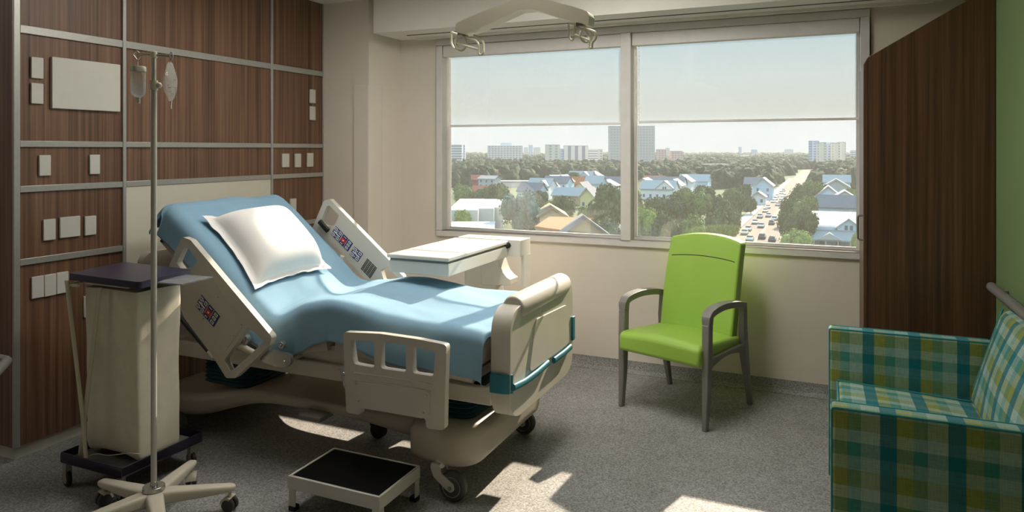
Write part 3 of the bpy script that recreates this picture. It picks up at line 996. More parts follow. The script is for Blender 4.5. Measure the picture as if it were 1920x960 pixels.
screw(mb, 644, 701, Yb, .011, M['steel'])
for yy in ():
    pass
build(mb, 'pivot_arm', M['bed'], bed, bevel=.003)
p = at(834, 788, Y=2.75)
mb = MB(); mb.cyl((p.x - .02, 2.735, p.z), (p.x - .02, 2.765, p.z), .026, n=18); build(mb, 'roller', M['bed'], bed)
for x in (-2.06, -1.66):
    mb = MB(); mb.box(x, 2.735, .465, x + .08, 2.842, .505); build(mb, 'rail_bracket', M['bedframe'], bed, bevel=.004)

# near head-end rail (tilted with the backrest)
Y1 = 2.70
outer = [pl(*p, Y1) for p in ((317, 497), (341, 444), (357, 450), (510, 632), (505, 649), (441, 709), (424, 709), (396, 664), (346, 597), (330, 560))]
hA = [pl(*p, Y1) for p in ((331, 493), (344, 463), (354, 466), (371, 490), (361, 502), (340, 505))]
hB = [pl(*p, Y1) for p in ((420, 675), (465, 613), (496, 640), (432, 698))]
mb = MB(); mb.prism(rounded(outer, .022, 4), [rounded(hA, .012, 3), rounded(hB, .012, 3)], lambda u, v, w: (u, Y1 + w * .036, v))
rh = build(mb, 'side_rail', M['bed'], bed, bevel=.010, seg=3)
mb = MB(); mb.prism(rounded([pl(*p, Y1) for p in ((340, 580), (402, 514), (455, 608), (413, 672), (398, 655))], .012, 3), [], lambda u, v, w: (u, Y1 - .003 + w * .005, v))
mb = MB(); mb.prism(rounded([pl(*p, Y1) for p in ((350, 520), (392, 506), (456, 611), (421, 661))], .012, 3), [], lambda u, v, w: (u, Y1 - .002 + w * .004, v))
build(mb, 'inset_plate', M['bed'], rh, bevel=.0015)
keys(rh, (378, 553), (413, 593), (366.5, 573.5), Y1 - .002, block_bed(0, .40) + block_call(.43, .68) + block_menu(.71, 1.0))
for x, y in ((409, 557), (382, 597), (453, 609), (439, 629), (424, 650)):
    mb = MB(); screw(mb, x, y, Y1 - .002, .003); build(mb, 'screw', M['steel'], rh)
# gas strut beside it
mb = MB(); a, b = at(335, 592, Y=2.77), at(394, 662, Y=2.77)
mb.tube([a, b], .012, 10); build(mb, 'gas_strut', M['black'], bed)
mb = MB(); c = at(402, 672, Y=2.77); mb.tube([b - (c - b) * .3, c], .018, 12); build(mb, 'strut_end', M['bed'], bed, bevel=.003)
# link arm with bolts under the rail
Yl = 2.742
k4 = lambda x, y: (320 + x / 3.6917, 560 + y / 3.6917)
arm = [pl(*k4(x, y), Yl) for x, y in ((640, 350), (760, 370), (830, 395), (830, 450), (800, 480), (740, 475), (640, 440), (610, 420))]
mb = MB(); mb.prism(rounded(arm, .03, 5), [], lambda u, v, w: (u, Yl + w * .022, v)); screw(mb, *k4(785, 437), Yl, .009, M['steel'])
build(mb, 'link_arm', M['bed'], bed, bevel=.004)
mb = MB(); a, b = at(*k4(455, 310), Y=Yl), at(*k4(620, 405), Y=Yl)
mb.tube([a, b], .017, 12); build(mb, 'link_tube', M['bedframe'], bed)
mb = MB(); mb.tube([at(*k4(830, 430), Y=2.83), at(*k4(950, 370), Y=2.9)], .015, 10); build(mb, 'cross_tube', M['bedframe'], bed)
for x, y in ((515, 283), (770, 322)):
    mb = MB(); p = at(*k4(x, y), Y=2.75); mb.cyl((p.x, 2.74, p.z), (p.x, 2.768, p.z), .026 if x == 515 else .018, n=18); mb.cyl((p.x, 2.735, p.z), (p.x, 2.74, p.z), .008, n=10)
    build(mb, 'pivot_boss', M['steel'], bed, bevel=.002)

# far head-end rail
Y2 = 3.80
outer = [pl(*p, Y2) for p in ((583, 434), (607, 376), (618, 373), (730, 488), (736, 497), (760, 522), (735, 538), (700, 536), (640, 478))]
hA = [pl(*p, Y2) for p in ((600, 418), (613, 386), (618, 386), (636, 404), (626, 424), (612, 424))]
hB = [pl(*p, Y2) for p in ((714, 506), (727, 500), (748, 524), (720, 526))]
mb = MB(); mb.prism(rounded(outer, .022, 4), [rounded(hA, .014, 3), rounded(hB, .01, 3)], lambda u, v, w: (u, Y2 + w * .036, v))
rf = build(mb, 'side_rail', M['bed'], bed, bevel=.010, seg=3)
keys(rf, (630, 424), (662, 456.5), (620.5, 439), Y2 - .0005, block_bed(0, .42) + block_call(.46, .72) + block_menu(.75, 1.0))
keys(rf, (665, 462), (681, 476), (655, 477), Y2 - .0005, block_bed(0, 1))
# speaker grille: slanted dark bars
P0, P1, P2 = at(689, 484, Y=Y2), at(708, 503, Y=Y2), at(676, 504, Y=Y2)
mb = MB(); U, W = P1 - P0, P2 - P0
for k in range(9):
    v0 = k / 9 + .02; v1 = v0 + .065
    for u0 in (0, .25, .5, .75):
        q_ = [P0 + U * a + W * b for a, b in ((u0, v0), (u0 + .22, v0 + .01), (u0 + .22, v1 + .01), (u0, v1))]
        mb.add([p + V((0, -.0012, 0)) for p in q_] + q_, [(0, 1, 2, 3), (0, 4, 5, 1), (1, 5, 6, 2), (2, 6, 7, 3), (3, 7, 4, 0)], M['black'])
build(mb, 'speaker_grille', None, rf)
mb = MB(); U = at(616, 434, Y=Y2) - at(600, 415, Y=Y2); a = at(600, 413, Y=Y2)
mb.tube([at(599, 415, Y=Y2 - .012), at(615, 433, Y=Y2 - .012)], .014, 8, ry=.02); build(mb, 'release_handle', M['black'], rf, bevel=.003)
mb = MB(); mb.box(-3.05, 3.725, .50, -2.98, 3.80, .54); mb.tube([(-2.9, 3.79, .9), (-3.0, 3.76, .52)], .018); build(mb, 'rail_bracket', M['bedframe'], bed, bevel=.004)
# far foot-end rail, lowered
mb = MB()
oF = rounded([(-2.05, .33), (-1.52, .33), (-1.52, .68), (-2.05, .68)], .04, 4)
hF = [rounded([(x, .52), (x + .14, .52), (x + .14, .64), (x, .64)], .02, 3) for x in (-2.0, -1.84, -1.68)]
mb.prism(oF, hF, lambda u, v, w: (u, Y2 - .02 + w * .034, v)); build(mb, 'side_rail', M['bed'], bed, bevel=.009, seg=3)
for x in (-1.9, -1.72):
    mb = MB(); mb.box(x, 3.70, .465, x + .08, 3.79, .505); build(mb, 'rail_bracket', M['bedframe'], bed, bevel=.004)

# ---- headboard against the wall end
mb = MB(); mb.prism(rounded([(YN + .02, .40), (YF - .02, .40), (YF - .02, 1.0), (YN + .02, 1.0)], .09, 7), [], lambda u, v, w: (-3.66 + w * .05, u, v))
hb_ = build(mb, 'headboard', M['bed_dark'], bed, bevel=.015, seg=3)
mb = MB(); mb.box(-3.62, 2.95, .46, -3.44, 3.03, .50); mb2 = MB(); mb2.box(-3.62, 3.53, .46, -3.44, 3.61, .50)
build(mb, 'headboard_bracket', M['bedframe'], bed); build(mb2, 'headboard_bracket', M['bedframe'], bed)

# ---- footboard
XF = -1.27
out = rounded([(YN, .385, .13), (YF, .385, .13), (YF, .885, .10), (YN, .885, .13)], .1, 8)
mb = MB(); mb.prism(out, [], lambda u, v, w: (XF - .095 + w * .095, u, v))
fb = build(mb, 'footboard', M['bed'], bed, bevel=.030, seg=5)
mb = MB(); path = [(XF - .042, 2.975, .868), (XF - .042, 3.0, .868), (XF - .042, 3.62, .868), (XF - .042, 3.66, .868)]
mb.tube(path, [.052, .058, .058, .045], 24); build(mb, 'roll_handle', M['bed'], fb, bevel=.006, seg=3)
def fy(px, py, X=XF): p = at(px, py, X=X); return (p.y, p.z)
mb = MB()
c = [fy(1004, 598), fy(1061, 571), fy(1067, 642), fy(990, 700)]
mb.prism(rounded(c, .035, 5), [], lambda u, v, w: (XF - .004 + w * .010, u, v)); build(mb, 'inset_panel', M['bed'], fb, bevel=.003, seg=2)
mb = MB(); a, b = at(1014, 573, X=XF), at(1046, 556, X=XF); mb.tube([a, b], .0028, 8)
c2 = at(1013, 589, X=XF); mb.tube(rpath([a, c2, c2 + V((0, .05, .0))], .01, 3), .0015, 6); build(mb, 'grip_slot', M['white'], fb)
# bumpers
z0, z1 = .515, .60
mb = MB(); pth = [(XF - .098, YN + .004), (XF - .06, YN - .006), (XF - .03, YN - .002), (XF - .004, YN + .022)]
pth = [(XF - .096, YN - .003), (XF - .03, YN - .003), (XF - .012, YN + .006), (XF + .001, YN + .022)]
outp = [(x + (.008 if i > 1 else 0), y - .010 + (.004 if i == 3 else 0)) for i, (x, y) in enumerate(pth)]
mb.prism(pth + outp[::-1], [], lambda u, v, w: (u, v, z0 + w * (z1 - z0))); build(mb, 'corner_bumper', M['teal'], fb, bevel=.004)
def bumper(pts):
    P = [at(x, y, X=XF + .010) for x, y in pts]
    mb = MB(); mb.tube(rpath(P, .03, 4), .012, 8, ry=.017); build(mb, 'bumper', M['teal'], fb, bevel=.003)
bumper([(962, 727), (984, 716), (1008, 698), (1028, 680)])
bumper([(1038, 676), (1058, 661), (1070, 650)])
mb = MB(); mb.box(XF - .09, YF - .006, .515, XF - .006, YF + .010, .60); build(mb, 'corner_bumper', M['teal'], fb, bevel=.004)
mb = MB(); mb.box(XF - .02, YF - .03, .55, XF + .012, YF + .008, .68); build(mb, 'corner_bumper', M['teal'], fb, bevel=.004)
# ------------------------------------------------------------------ overbed table on its pedestal
tz = 1.0
nr, nl, fr_ = at(841, 484, Z=tz), at(728, 475, Z=tz), at(955, 451, Z=tz)
tx0, tx1, ty0, ty1 = nl.x, nr.x, nr.y, fr_.y
ot = empty('overbed_table', ((tx0 + tx1) / 2, ty1, 0), 'white overbed table reaching over the far side of the bed', 'table')
mb = MB(); mb.box(tx0, ty0, tz - .022, tx1, ty1, tz); build(mb, 'tabletop', M['tabletop'], ot, bevel=.005)
mb = MB(); mb.box(tx0 + .015, ty0 + .012, tz - .034, tx1 - .012, ty1 - .02, tz - .0225); build(mb, 'shadow_gap', M['chairgrey'], ot)
mb = MB(); mb.box(tx0 + .012, ty0 + .008, tz - .105, tx1 - .004, ty1 - .02, tz - .0345); build(mb, 'drawer_tray', M['white'], ot, bevel=.004)
hx1 = at(978, 452, Z=tz).x
hy0, hy1 = ty1 - .012, ty1 + .16
mb = MB(); mb.prism(rounded([(tx0 + .02, hy1), (tx0 + .02, ty1), (tx1 + .02, hy0), (hx1, hy0), (hx1, hy1)], .01, 3), [], lambda u, v, w: (u, v, tz - .10 + w * .105))
build(mb, 'housing', M['white'], ot, bevel=.008)
mb = MB(); mb.sphere((tx1 - .015, ty1 - .02, tz - .03), .035, .03, .022); build(mb, 'tilt_knob', M['black'], ot)
mb = MB(); mb.box(hx1 - .022, hy0 + .06, .06, hx1, hy1, tz - .1); build(mb, 'side_panel', M['white'], ot, bevel=.003)
mb = MB(); mb.box(tx0 + .05, hy0 + .045, .10, tx0 + .30, hy1 - .01, tz - .1); build(mb, 'pedestal', M['white'], ot, bevel=.02, seg=3)
Yk = hy0 + .015
k6 = lambda x, y: pl(700 + x / 6.0, 420 + y / 6.0, Yk)
sc = [k6(x, y) for x, y in ((1215, 440), (1402, 392), (1425, 470), (1455, 545), (1500, 600), (1540, 625), (1540, 690), (1290, 692), (1215, 680))]
mb = MB(); mb.prism(sc, [], lambda u, v, w: (u, Yk + w * (hy1 - .03 - Yk), v)); build(mb, 'shelf_bracket', M['white'], ot, bevel=.004)
mb = MB()
mb.box(tx0 + .02, ty0 + .42, .055, tx0 + .07, hy1, .095); mb.box(hx1 - .06, ty0 + .42, .055, hx1 - .01, hy1, .095); mb.box(tx0 + .02, hy1 - .06, .055, hx1 - .01, hy1, .1)
build(mb, 'base', M['white'], ot, bevel=.006)
for x in (tx0 + .045, hx1 - .035):
    for y in (ty0 + .45, hy1 - .03):
        mb = MB(); mb.cyl((x - .012, y, .0275), (x + .012, y, .0275), .0275, n=18); mb.box(x - .005, y - .005, .03, x + .005, y + .005, .06); build(mb, 'caster', M['castergrey'], ot, bevel=.002)

# ------------------------------------------------------------------ lime armchair (local coordinates: x across, -y front)
ch = empty('armchair', (-.79, 4.466, 0), 'lime green vinyl high-back armchair with grey frame under the window', 'chair', None, math.radians(-19.5))
for sx in (-1, 1):
    x = sx * .285
    # front leg sweeping over into the arm and down the rear post
    mb = MB()
    pts = [(x, -.283, 0), (x, -.268, .22), (x, -.262, .45), (x, -.258, .60)]
    rs = [.017, .024, .027, .027]
    mb.loft([[V((p[0] + a * r * .82, p[1] + b * r, p[2])) for a, b in ((-1, -1), (1, -1), (1, 1), (-1, 1))] for p, r in zip(pts, rs)])
    build(mb, 'leg', M['chairgrey'], ch, bevel=.006, seg=2, local=True)
    mb = MB()
    arm = spline([(x, -.258, .598), (x, -.252, .645), (x, -.205, .668), (x, -.08, .678), (x, .08, .664), (x, .20, .638)], 6)
    rings = []
    for i, p in enumerate(arm):
        t = (arm[min(i + 1, len(arm) - 1)] - arm[max(0, i - 1)]).normalized(); nn = V((0, -t.z, t.y)); w = .024; h = .024 if i < 6 else .019
        wx = .023 + .006 * math.sin(PI * i / (len(arm) - 1))
        rings.append([p + V((a * wx, 0, 0)) + nn * (b * h) for a, b in ((-1, -1), (1, -1), (1, 1), (-1, 1))])
    mb.loft(rings); build(mb, 'arm', M['chairgrey'], ch, bevel=.007, seg=2, local=True, sharp=50)
    mb = MB()
    pts = [(x, .292, 0), (x, .245, .18), (x, .205, .36), (x, .193, .50), (x, .200, .637)]
    rs = [.016, .021, .026, .024, .020]
    mb.loft([[V((p[0] + a * r * .85, p[1] + b * r, p[2])) for a, b in ((-1, -1), (1, -1), (1, 1), (-1, 1))] for p, r in zip(spline(pts, 4), [rs[0] + (rs[-1] - rs[0]) * 0 + r0 for r0 in [0] * 17])]) if False else None
    P = spline([p + (r,) for p, r in zip(pts, rs)], 4) if False else pts
    mb.loft([[V((p[0] + a * r * .85, p[1] + b * r, p[2])) for a, b in ((-1, -1), (1, -1), (1, 1), (-1, 1))] for p, r in zip(P, rs)])
    build(mb, 'leg', M['chairgrey'], ch, bevel=.006, seg=2, local=True, sharp=60)
    # curved apron between the legs
    mb = MB(); n = 10; rings = []
    for i in range(n + 1):
        u = i / n; y = -.24 + u * .435
        zt = .405; zb = .345 + .035 * math.sin(PI * u) - (.02 if False else 0)
        rings.append([V((x + a * .014, y, z)) for a, z in ((-1, zb), (1, zb), (1, zt), (-1, zt))])
    mb.loft(rings); build(mb, 'apron', M['chairgrey'], ch, bevel=.004, local=True)
def cushion(nx, ny, fn, name, parent, mat, **kw):
    mb = MB()
    mb.grid([[fn(i / nx, j / ny, 1) for i in range(nx + 1)] for j in range(ny + 1)])
    mb.grid([[fn(i / nx, j / ny, 0) for i in range(nx + 1)] for j in range(ny + 1)])
    # close the rim
    rim = [(i, 0) for i in range(nx)] + [(nx, j) for j in range(ny)] + [(i, ny) for i in range(nx, 0, -1)] + [(0, j) for j in range(ny, 0, -1)]
    a = [fn(i / nx, j / ny, 1) for i, j in rim]; b = [fn(i / nx, j / ny, 0) for i, j in rim]
    K = len(rim); mb.add(a + b, [(k, (k + 1) % K, K + (k + 1) % K, K + k) for k in range(K)])
    return build(mb, name, mat, parent, weld=1e-4, **kw)
def seatfn(u, v, s):
    x = (u - .5) * .55; y = -.335 + v * .52
    x *= 1 - .0 * v
    z = (.482 - .035 * v + .012 * math.sin(PI * u)) if s else (.362 + .01 * v)
    if s and v < .12: z -= .018 * ((.12 - v) / .12) ** 2
    return V((x, y, z))
st = cushion(14, 14, seatfn, 'seat', ch, M['vinyl'], local=True, bevel=.022, seg=4)
def backfn(u, v, s):
    z0, z1 = .42, 1.012
    w = .51 - .02 * abs(v - .4)
    x = (u - .5) * w
    z = z0 + v * (z1 - z0) + .036 * (1 - (2 * u - 1) ** 2) * max(0, v * 1.6 - .6) ** 1.5
    y = .10 + (z - .42) * .245 + .018 * ((z - .75) / .35) ** 2
    y -= .014 * (2 * u - 1) ** 4
    return V((x, y + (0 if s else .085), z))
bk_ = cushion(16, 22, backfn, 'backrest', ch, M['vinyl'], local=True, bevel=.016, seg=4)
mb = MB(); mb.tube([backfn(u, .795, 1) + V((0, .0005, 0)) for u in [.055 + .89 * i / 16 for i in range(17)]], .0028, 6)
build(mb, 'seam', M['black'], bk_, local=True)
mb = MB(); mb.box(-.20, .25 - .06, .405, .20, .27, .43); mb.box(-.272, .175, .40, .272, .205, .425)
build(mb, 'rear_rail', M['chairgrey'], ch, bevel=.004, local=True)
# ------------------------------------------------------------------ checked sofa
sx0, sx1 = .02, .735
sf_ = empty('sofa', (.39, 3.17, 0), 'teal and olive checked two-seat sofa against the green wall', 'sofa')
def fab(x0, y0, z0, x1, y1, z1, name, bev=.014, sub=None):
    mb = MB(); mb.box(x0, y0, z0, x1, y1, z1); return build(mb, name, M['plaid'], sf_, bevel=bev, seg=3, uv=True)
ya0, ya1, yb0, yb1, az = 2.57, 2.645, 3.70, 3.775, .745
for y0, y1 in ((ya0, ya1), (yb0, yb1)):
    a = fab(sx0, y0, .035, sx1, y1, az, 'arm')
    mb = MB()
    for yy in (y0 + .004, y1 - .004):
        mb.tube(rpath([(sx0 + .003, yy, .04), (sx0 + .003, yy, az - .002), (sx1 - .06, yy, az - .002)], .012, 4), .0032, 6)
    build(mb, 'piping', M['piping'], a)
fab(sx0 + .03, ya1 + .001, .10, sx1, yb0 - .001, .36, 'base', .01)
mb = MB()
def seatc(u, v, s):
    x = sx0 + .035 + u * .60; y = ya1 + .004 + v * (yb0 - ya1 - .008)
    z = (.505 + .018 * math.sin(PI * u) * math.sin(PI * v)) - .03 * u if s else .362
    return V((x, y, z))
st = cushion(12, 16, seatc, 'seat_cushion', sf_, M['plaid'], bevel=.022, seg=3, uv=True)
mb = MB(); mb.tube(rpath([(sx0 + .038, ya1 + .012, .365), (sx0 + .038, ya1 + .012, .500), (sx0 + .038, yb0 - .012, .500), (sx0 + .038, yb0 - .012, .365)], .02, 4), .0042, 6)
mb.tube([(sx0 + .038, yb0 - .010, .503), (sx0 + .60, yb0 - .010, .478)], .0042, 6)
build(mb, 'piping', M['piping'], st)
def backc(u, v, s):
    y = ya1 + .006 + u * (yb0 - ya1 - .012)
    z = .478 + v * .425 + .012 * math.sin(PI * u) * v
    x = .585 + .125 * v - .030 * math.sin(PI * u) * math.sin(PI * v)
    return V((x + (0 if s else .15 - .075 * v), y, z))
bc = cushion(18, 12, backc, 'back_cushion', sf_, M['plaid'], bevel=.035, seg=4, uv=True)
for uu in (.012, .988):
    mb = MB(); mb.tube([backc(uu, v / 8, 1) + V((.004, 0, 0)) for v in range(1, 9)], .0045, 6); build(mb, 'piping', M['piping'], bc)
fab(sx1 - .02, ya1 + .001, .36, sx1 + .03, yb0 - .001, .80, 'back_frame', .015)
for x in (sx0 + .05, sx1 - .05):
    for y in (ya0 + .038, yb1 - .038):
        mb = MB(); mb.cyl((x, y, 0), (x, y, .036), .02, .024, n=14); build(mb, 'foot', M['black'], sf_)

# ------------------------------------------------------------------ step stool
a, b, c = at(541, 893, Z=.15), at(710, 936, Z=.15), at(628, 841, Z=.15)
stx0, stx1, sty0, sty1 = a.x, b.x, a.y * .5 + b.y * .5, c.y
ss = empty('step_stool', ((stx0 + stx1) / 2, (sty0 + sty1) / 2, 0), 'low grey metal step stool with black rubber top beside the bed', 'step stool')
mb = MB(); t = .012
for x0, y0, x1, y1 in ((stx0, sty0, stx1, sty0 + t), (stx0, sty1 - t, stx1, sty1), (stx0, sty0 + t, stx0 + t, sty1 - t), (stx1 - t, sty0 + t, stx1, sty1 - t)):
    mb.box(x0, y0, .098, x1, y1, .155)
mb.box(stx0 + t, sty0 + t, .12, stx1 - t, sty1 - t, .142)
build(mb, 'frame', M['bed'], ss, bevel=.002)
mb = MB(); mb.box(stx0 + t + .001, sty0 + t + .001, .1425, stx1 - t - .001, sty1 - t - .001, .153)
build(mb, 'tread', M['step_black'], ss, bevel=.001)
for x, y, qx, qy in ((stx0, sty0, 1, 1), (stx1, sty0, -1, 1), (stx0, sty1, 1, -1), (stx1, sty1, -1, -1)):
    mb = MB(); w = .036
    mb.prism([(0, 0), (w, 0), (w, .004), (.004, .004), (.004, w), (0, w)] if qx * qy > 0 else [(0, 0), (0, w), (.004, w), (.004, .004), (w, .004), (w, 0)], [], lambda u, v, q: (x + qx * (.003 + u), y + qy * (.003 + v), .022 + q * .08))
    l = build(mb, 'leg', M['bed'], ss)
    mb = MB(); mb.box(x + qx * .001, y + qy * .001, 0, x + qx * .036, y + qy * .036, .022); build(mb, 'rubber_foot', M['black'], l, bevel=.003)

# ------------------------------------------------------------------ linen hamper: trolley, lid, bag
lx0, lx1, ly0, ly1 = -3.31, -2.89, 2.19, 2.64
hm = empty('linen_hamper', ((lx0 + lx1) / 2, (ly0 + ly1) / 2, 0), 'linen hamper trolley with dark purple lid and tray by the headwall', 'hamper')
# tray
mb = MB(); t = .006
tz0, tz1 = .115, .165
mb.box(lx0, ly0, tz0, lx1, ly1, tz0 + .008)
for x0, y0, x1, y1 in ((lx0, ly0, lx1, ly0 + t), (lx0, ly1 - t, lx1, ly1), (lx0, ly0 + t, lx0 + t, ly1 - t), (lx1 - t, ly0 + t, lx1, ly1 - t)):
    mb.box(x0, y0, tz0 + .008, x1, y1, tz1)
tr = build(mb, 'tray', M['lid'], hm, bevel=.002)
mb = MB(); mb.box(lx0 + .01, ly0 + .01, tz0 + .0085, lx1 - .01, ly1 - .01, tz0 + .014); build(mb, 'tray_liner', M['chairgrey'], tr)
# lid
lz = 1.012
la, lb, lc = at(128, 512, Z=lz), at(261, 529, Z=lz), at(360, 505, Z=lz)
mb = MB(); pts = rounded([(la.x, la.y), (lb.x, lb.y), (lc.x, lc.y), (la.x + lc.x - lb.x, la.y + lc.y - lb.y)], .02, 4)
mb.prism(pts, [], lambda u, v, w: (u, v, lz - .032 + w * .032)); ld = build(mb, 'lid', M['lid'], hm, bevel=.006, seg=3)
mb = MB(); mb.box(lx0 + .10, ly0 + .045, lz - .05, lx1 - .02, ly1 - .06, lz - .0325); build(mb, 'rim', M['ivory'], hm, bevel=.004)
# smoky side flap, propped level
fa, fb_, fc, fd = at(262, 527, Z=.995), at(332, 513, Z=.995), at(399, 519, Z=.995), at(341, 533, Z=.985)
mb = MB(); mb.add([fa, fb_, fc, fd] + [p + V((0, 0, -.005)) for p in (fa, fb_, fc, fd)], [(0, 1, 2, 3), (7, 6, 5, 4), (0, 4, 5, 1), (1, 5, 6, 2), (2, 6, 7, 3), (3, 7, 4, 0)])
build(mb, 'side_flap', M['acrylic'], hm)
# legs: crossing tubes on both sides
def hp(px, py, Y): return at(px, py, Y=Y)
for Y in (ly0 + .035, ly1 - .035):
    a0, a1 = hp(134, 530, ly0 + .035), hp(163, 770, ly0 + .035)
    b0, b1 = hp(184, 537, ly0 + .035), hp(150, 852, ly0 + .035)
    dy = Y - (ly0 + .035)
    Y = ly0 + .012 if Y < 2.4 else ly1 - .012
    mb = MB(); mb.tube([(a0.x, Y, lz - .033), (a1.x, Y, a1.z), (a1.x + .03, Y, tz0 + .016)], .009, 10); build(mb, 'leg', M['ivory'], hm)
    mb = MB(); Yq = Y + .022 if Y < 2.4 else Y - .022; mb.tube([(b0.x + .012, Yq, lz - .055), (b1.x, Yq, tz0 + .016)], .010, 10); build(mb, 'leg', M['ivory'], hm)
mb = MB(); mb.tube([(lx0 + .10, ly0 + .02, lz - .055), (lx0 + .02, ly0 + .02, lz - .055), (lx0 + .02, ly1 - .02, lz - .055)], .007, 8); build(mb, 'hoop', M['ivory'], hm)
for x, y in ((lx0 + .02, ly0 + .03), (lx1 - .03, ly0 + .03), (lx0 + .03, ly1 - .03), (lx1 - .03, ly1 - .03)):
    r = .037
    mb = MB(); mb.lathe([(r - .01, -.012), (r, -.008), (r, .008), (r - .01, .012)], (x, y - .01, r), 22, M['black'], (.25, 1, 0)); mb.lathe([(.002, -.013), (r - .012, -.012), (r - .012, .012), (.002, .013)], (x, y - .01, r), 22, M['hub'], (.25, 1, 0))
    mb.box(x - .012, y - .026, r, x + .012, y + .006, tz0, M['hub']); build(mb, 'caster', None, hm, bevel=.002)
# canvas bag hanging in it
bgx = [(-3.225, -2.868, 2.25, 2.495, .945), (-3.235, -2.875, 2.255, 2.50, .80), (-3.25, -2.89, 2.27, 2.513, .55), (-3.262, -2.90, 2.282, 2.522, .32), (-3.268, -2.905, 2.288, 2.527, .20), (-3.262, -2.91, 2.296, 2.525, .152), (-3.24, -2.93, 2.32, 2.52, .148)]
rings = []
for x0, x1, y0, y1, z in dense(bgx, 5):
    base = rounded([(x0, y0), (x1, y0), (x1, y1), (x0, y1)], .018, 3)
    ring = []
    # subdivide long edges so the cloth can ripple
    P = []
    for i in range(len(base)):
        a, b = base[i], base[(i + 1) % len(base)]
        k = 10 if (b - a).length > .1 else 1
        P += [a + (b - a) * j / k for j in range(k)]
    for p in P:
        d = noise.noise((p.x * 7, p.y * 7, z * 3.0)) * .008 + noise.noise((p.x * 16, p.y * 16, z * 7.0)) * .003
        cx, cy = (x0 + x1) / 2, (y0 + y1) / 2
        out = V((p.x - cx, p.y - cy, 0)).normalized()
        low = max(0, (.26 - z) / .11)
        sag = .022 * low * math.sin((p.x - x0) / (x1 - x0) * PI) * (1 if p.y < cy else .4)
        ring.append(V((p.x, p.y, z + sag)) + out * d)
    rings.append(ring)
mb = MB(); mb.loft(rings, cap=True)
bg = build(mb, 'laundry_bag', M['bag'], None, sharp=70); tag(bg, 'beige canvas laundry bag hanging in the hamper trolley', 'laundry bag')
mb = MB(); mb.tube(spline([hp(160, 857, 2.23), hp(182, 851, 2.24), hp(204, 854, 2.25), hp(238, 850, 2.27), hp(262, 851, 2.29)], 5), .0018, 6); build(mb, 'drawstring', M['bag'], bg)

# ------------------------------------------------------------------ drip stand
px_, py_ = -2.651, 2.162
iv = empty('drip_stand', (px_, py_, 0), 'steel drip stand with five-legged ivory wheeled base beside the hamper', 'drip stand')
dP = -px_ * SN * -1
depth = -px_ * SN + py_ * CS
def ivp(x, y, dd=0.0): return atd(x, y, depth + dd)
z_of = lambda y: EYE + (280 - y) * depth / F
mb = MB(); mb.cyl((px_, py_, .13), (px_, py_, z_of(160)), .0122, n=18); build(mb, 'pole', M['polegrey'], iv)
mb = MB(); mb.cyl((px_, py_, z_of(160)), (px_, py_, z_of(100)), .0095, n=18); build(mb, 'upper_pole', M['polegrey'], iv)
mb = MB(); mb.cyl((px_, py_, z_of(169)), (px_, py_, z_of(151)), .0165, n=18); mb.sphere(ivp(298, 160), .013, nu=12, nv=8)
mb.tube([ivp(290, 160), ivp(298, 160)], .006, 8); build(mb, 'clamp', M['ivory'], iv)
mb = MB(); mb.cyl((px_, py_, z_of(109)), (px_, py_, z_of(97)), .0135, n=16); build(mb, 'top_cap', M['ivory'], iv, bevel=.003)
# hooks: a wire arm either side ending in rings
mb = MB(); mb.tube(spline([ivp(288, 102), ivp(272, 101), ivp(262, 100), ivp(256, 95), ivp(250, 101), ivp(253, 107), ivp(258, 112), ivp(262, 107), ivp(266, 104), ivp(288, 103)], 6), .0026, 7)
build(mb, 'hook', M['polegrey'], iv)
mb = MB(); mb.tube(spline([ivp(288, 102), ivp(305, 103), ivp(317, 104), ivp(321, 98), ivp(324, 103), ivp(322, 112), ivp(320, 113), ivp(319, 107), ivp(310, 106), ivp(288, 104)], 6), .0026, 7)
build(mb, 'hook', M['polegrey'], iv)
mb = MB(); mb.cyl((px_, py_, .128), (px_, py_, .146), .046, .044, n=28); mb.cyl((px_, py_, .145), (px_, py_, .165), .016, .013, n=18); build(mb, 'hub_plate', M['steel'], iv, bevel=.002)
legR = .318
a0 = math.atan2(*reversed((at(425, 958, Z=0).x - px_, at(425, 958, Z=0).y - py_)))
for k in range(5):
    a = a0 + 2 * PI * k / 5; dx, dy = math.cos(a), math.sin(a)
    mb = MB(); rings = []
    for r, w, h0, h1 in ((.0, .036, .072, .127), (.06, .034, .072, .127), (.2, .028, .078, .122), (.305, .0235, .086, .118), (.325, .018, .091, .114), (.332, .008, .098, .108)):
        pr = rounded([(-w, h0), (w, h0), (w, h1), (-w, h1)], .016, 4)
        rings.append([V((px_ + dx * r - dy * p.x, py_ + dy * r + dx * p.x, p.y)) for p in pr])
    mb.loft(rings); lg = build(mb, 'leg', M['ivory'], iv, sharp=50)
    cx, cy = px_ + dx * .308, py_ + dy * .308
    tw = a + 1.1 + k * .9
    ax = V((math.cos(tw), math.sin(tw), 0)); r = .031
    mb = MB(); c = V((cx, cy, r))
    for sd in (-1, 1):
        mb.lathe([(.003, -.009), (r - .004, -.009), (r, -.005), (r, .006), (r - .004, .009), (.003, .009)], c + ax * sd * .014, 20, None, ax)
    w_ = build(mb, 'caster', M['castergrey'], lg)
    mb = MB(); fw = V((-ax.y, ax.x, 0)); hood = []
    for i in range(9):
        th = PI * (.02 + .62 * i / 8)
        o_ = fw * math.cos(th) * (r + .004) + V((0, 0, math.sin(th) * (r + .004)))
        i_ = fw * math.cos(th) * (r - .006) + V((0, 0, math.sin(th) * (r - .006)))
        hood.append([c + o_ - ax * .024, c + o_ + ax * .024, c + i_ + ax * .024, c + i_ - ax * .024])
    mb.loft(hood); mb.cyl(c + V((0, 0, r - .002)), c + V((0, 0, .068)), .008, n=10); build(mb, 'caster_hood', M['ivory'], lg)

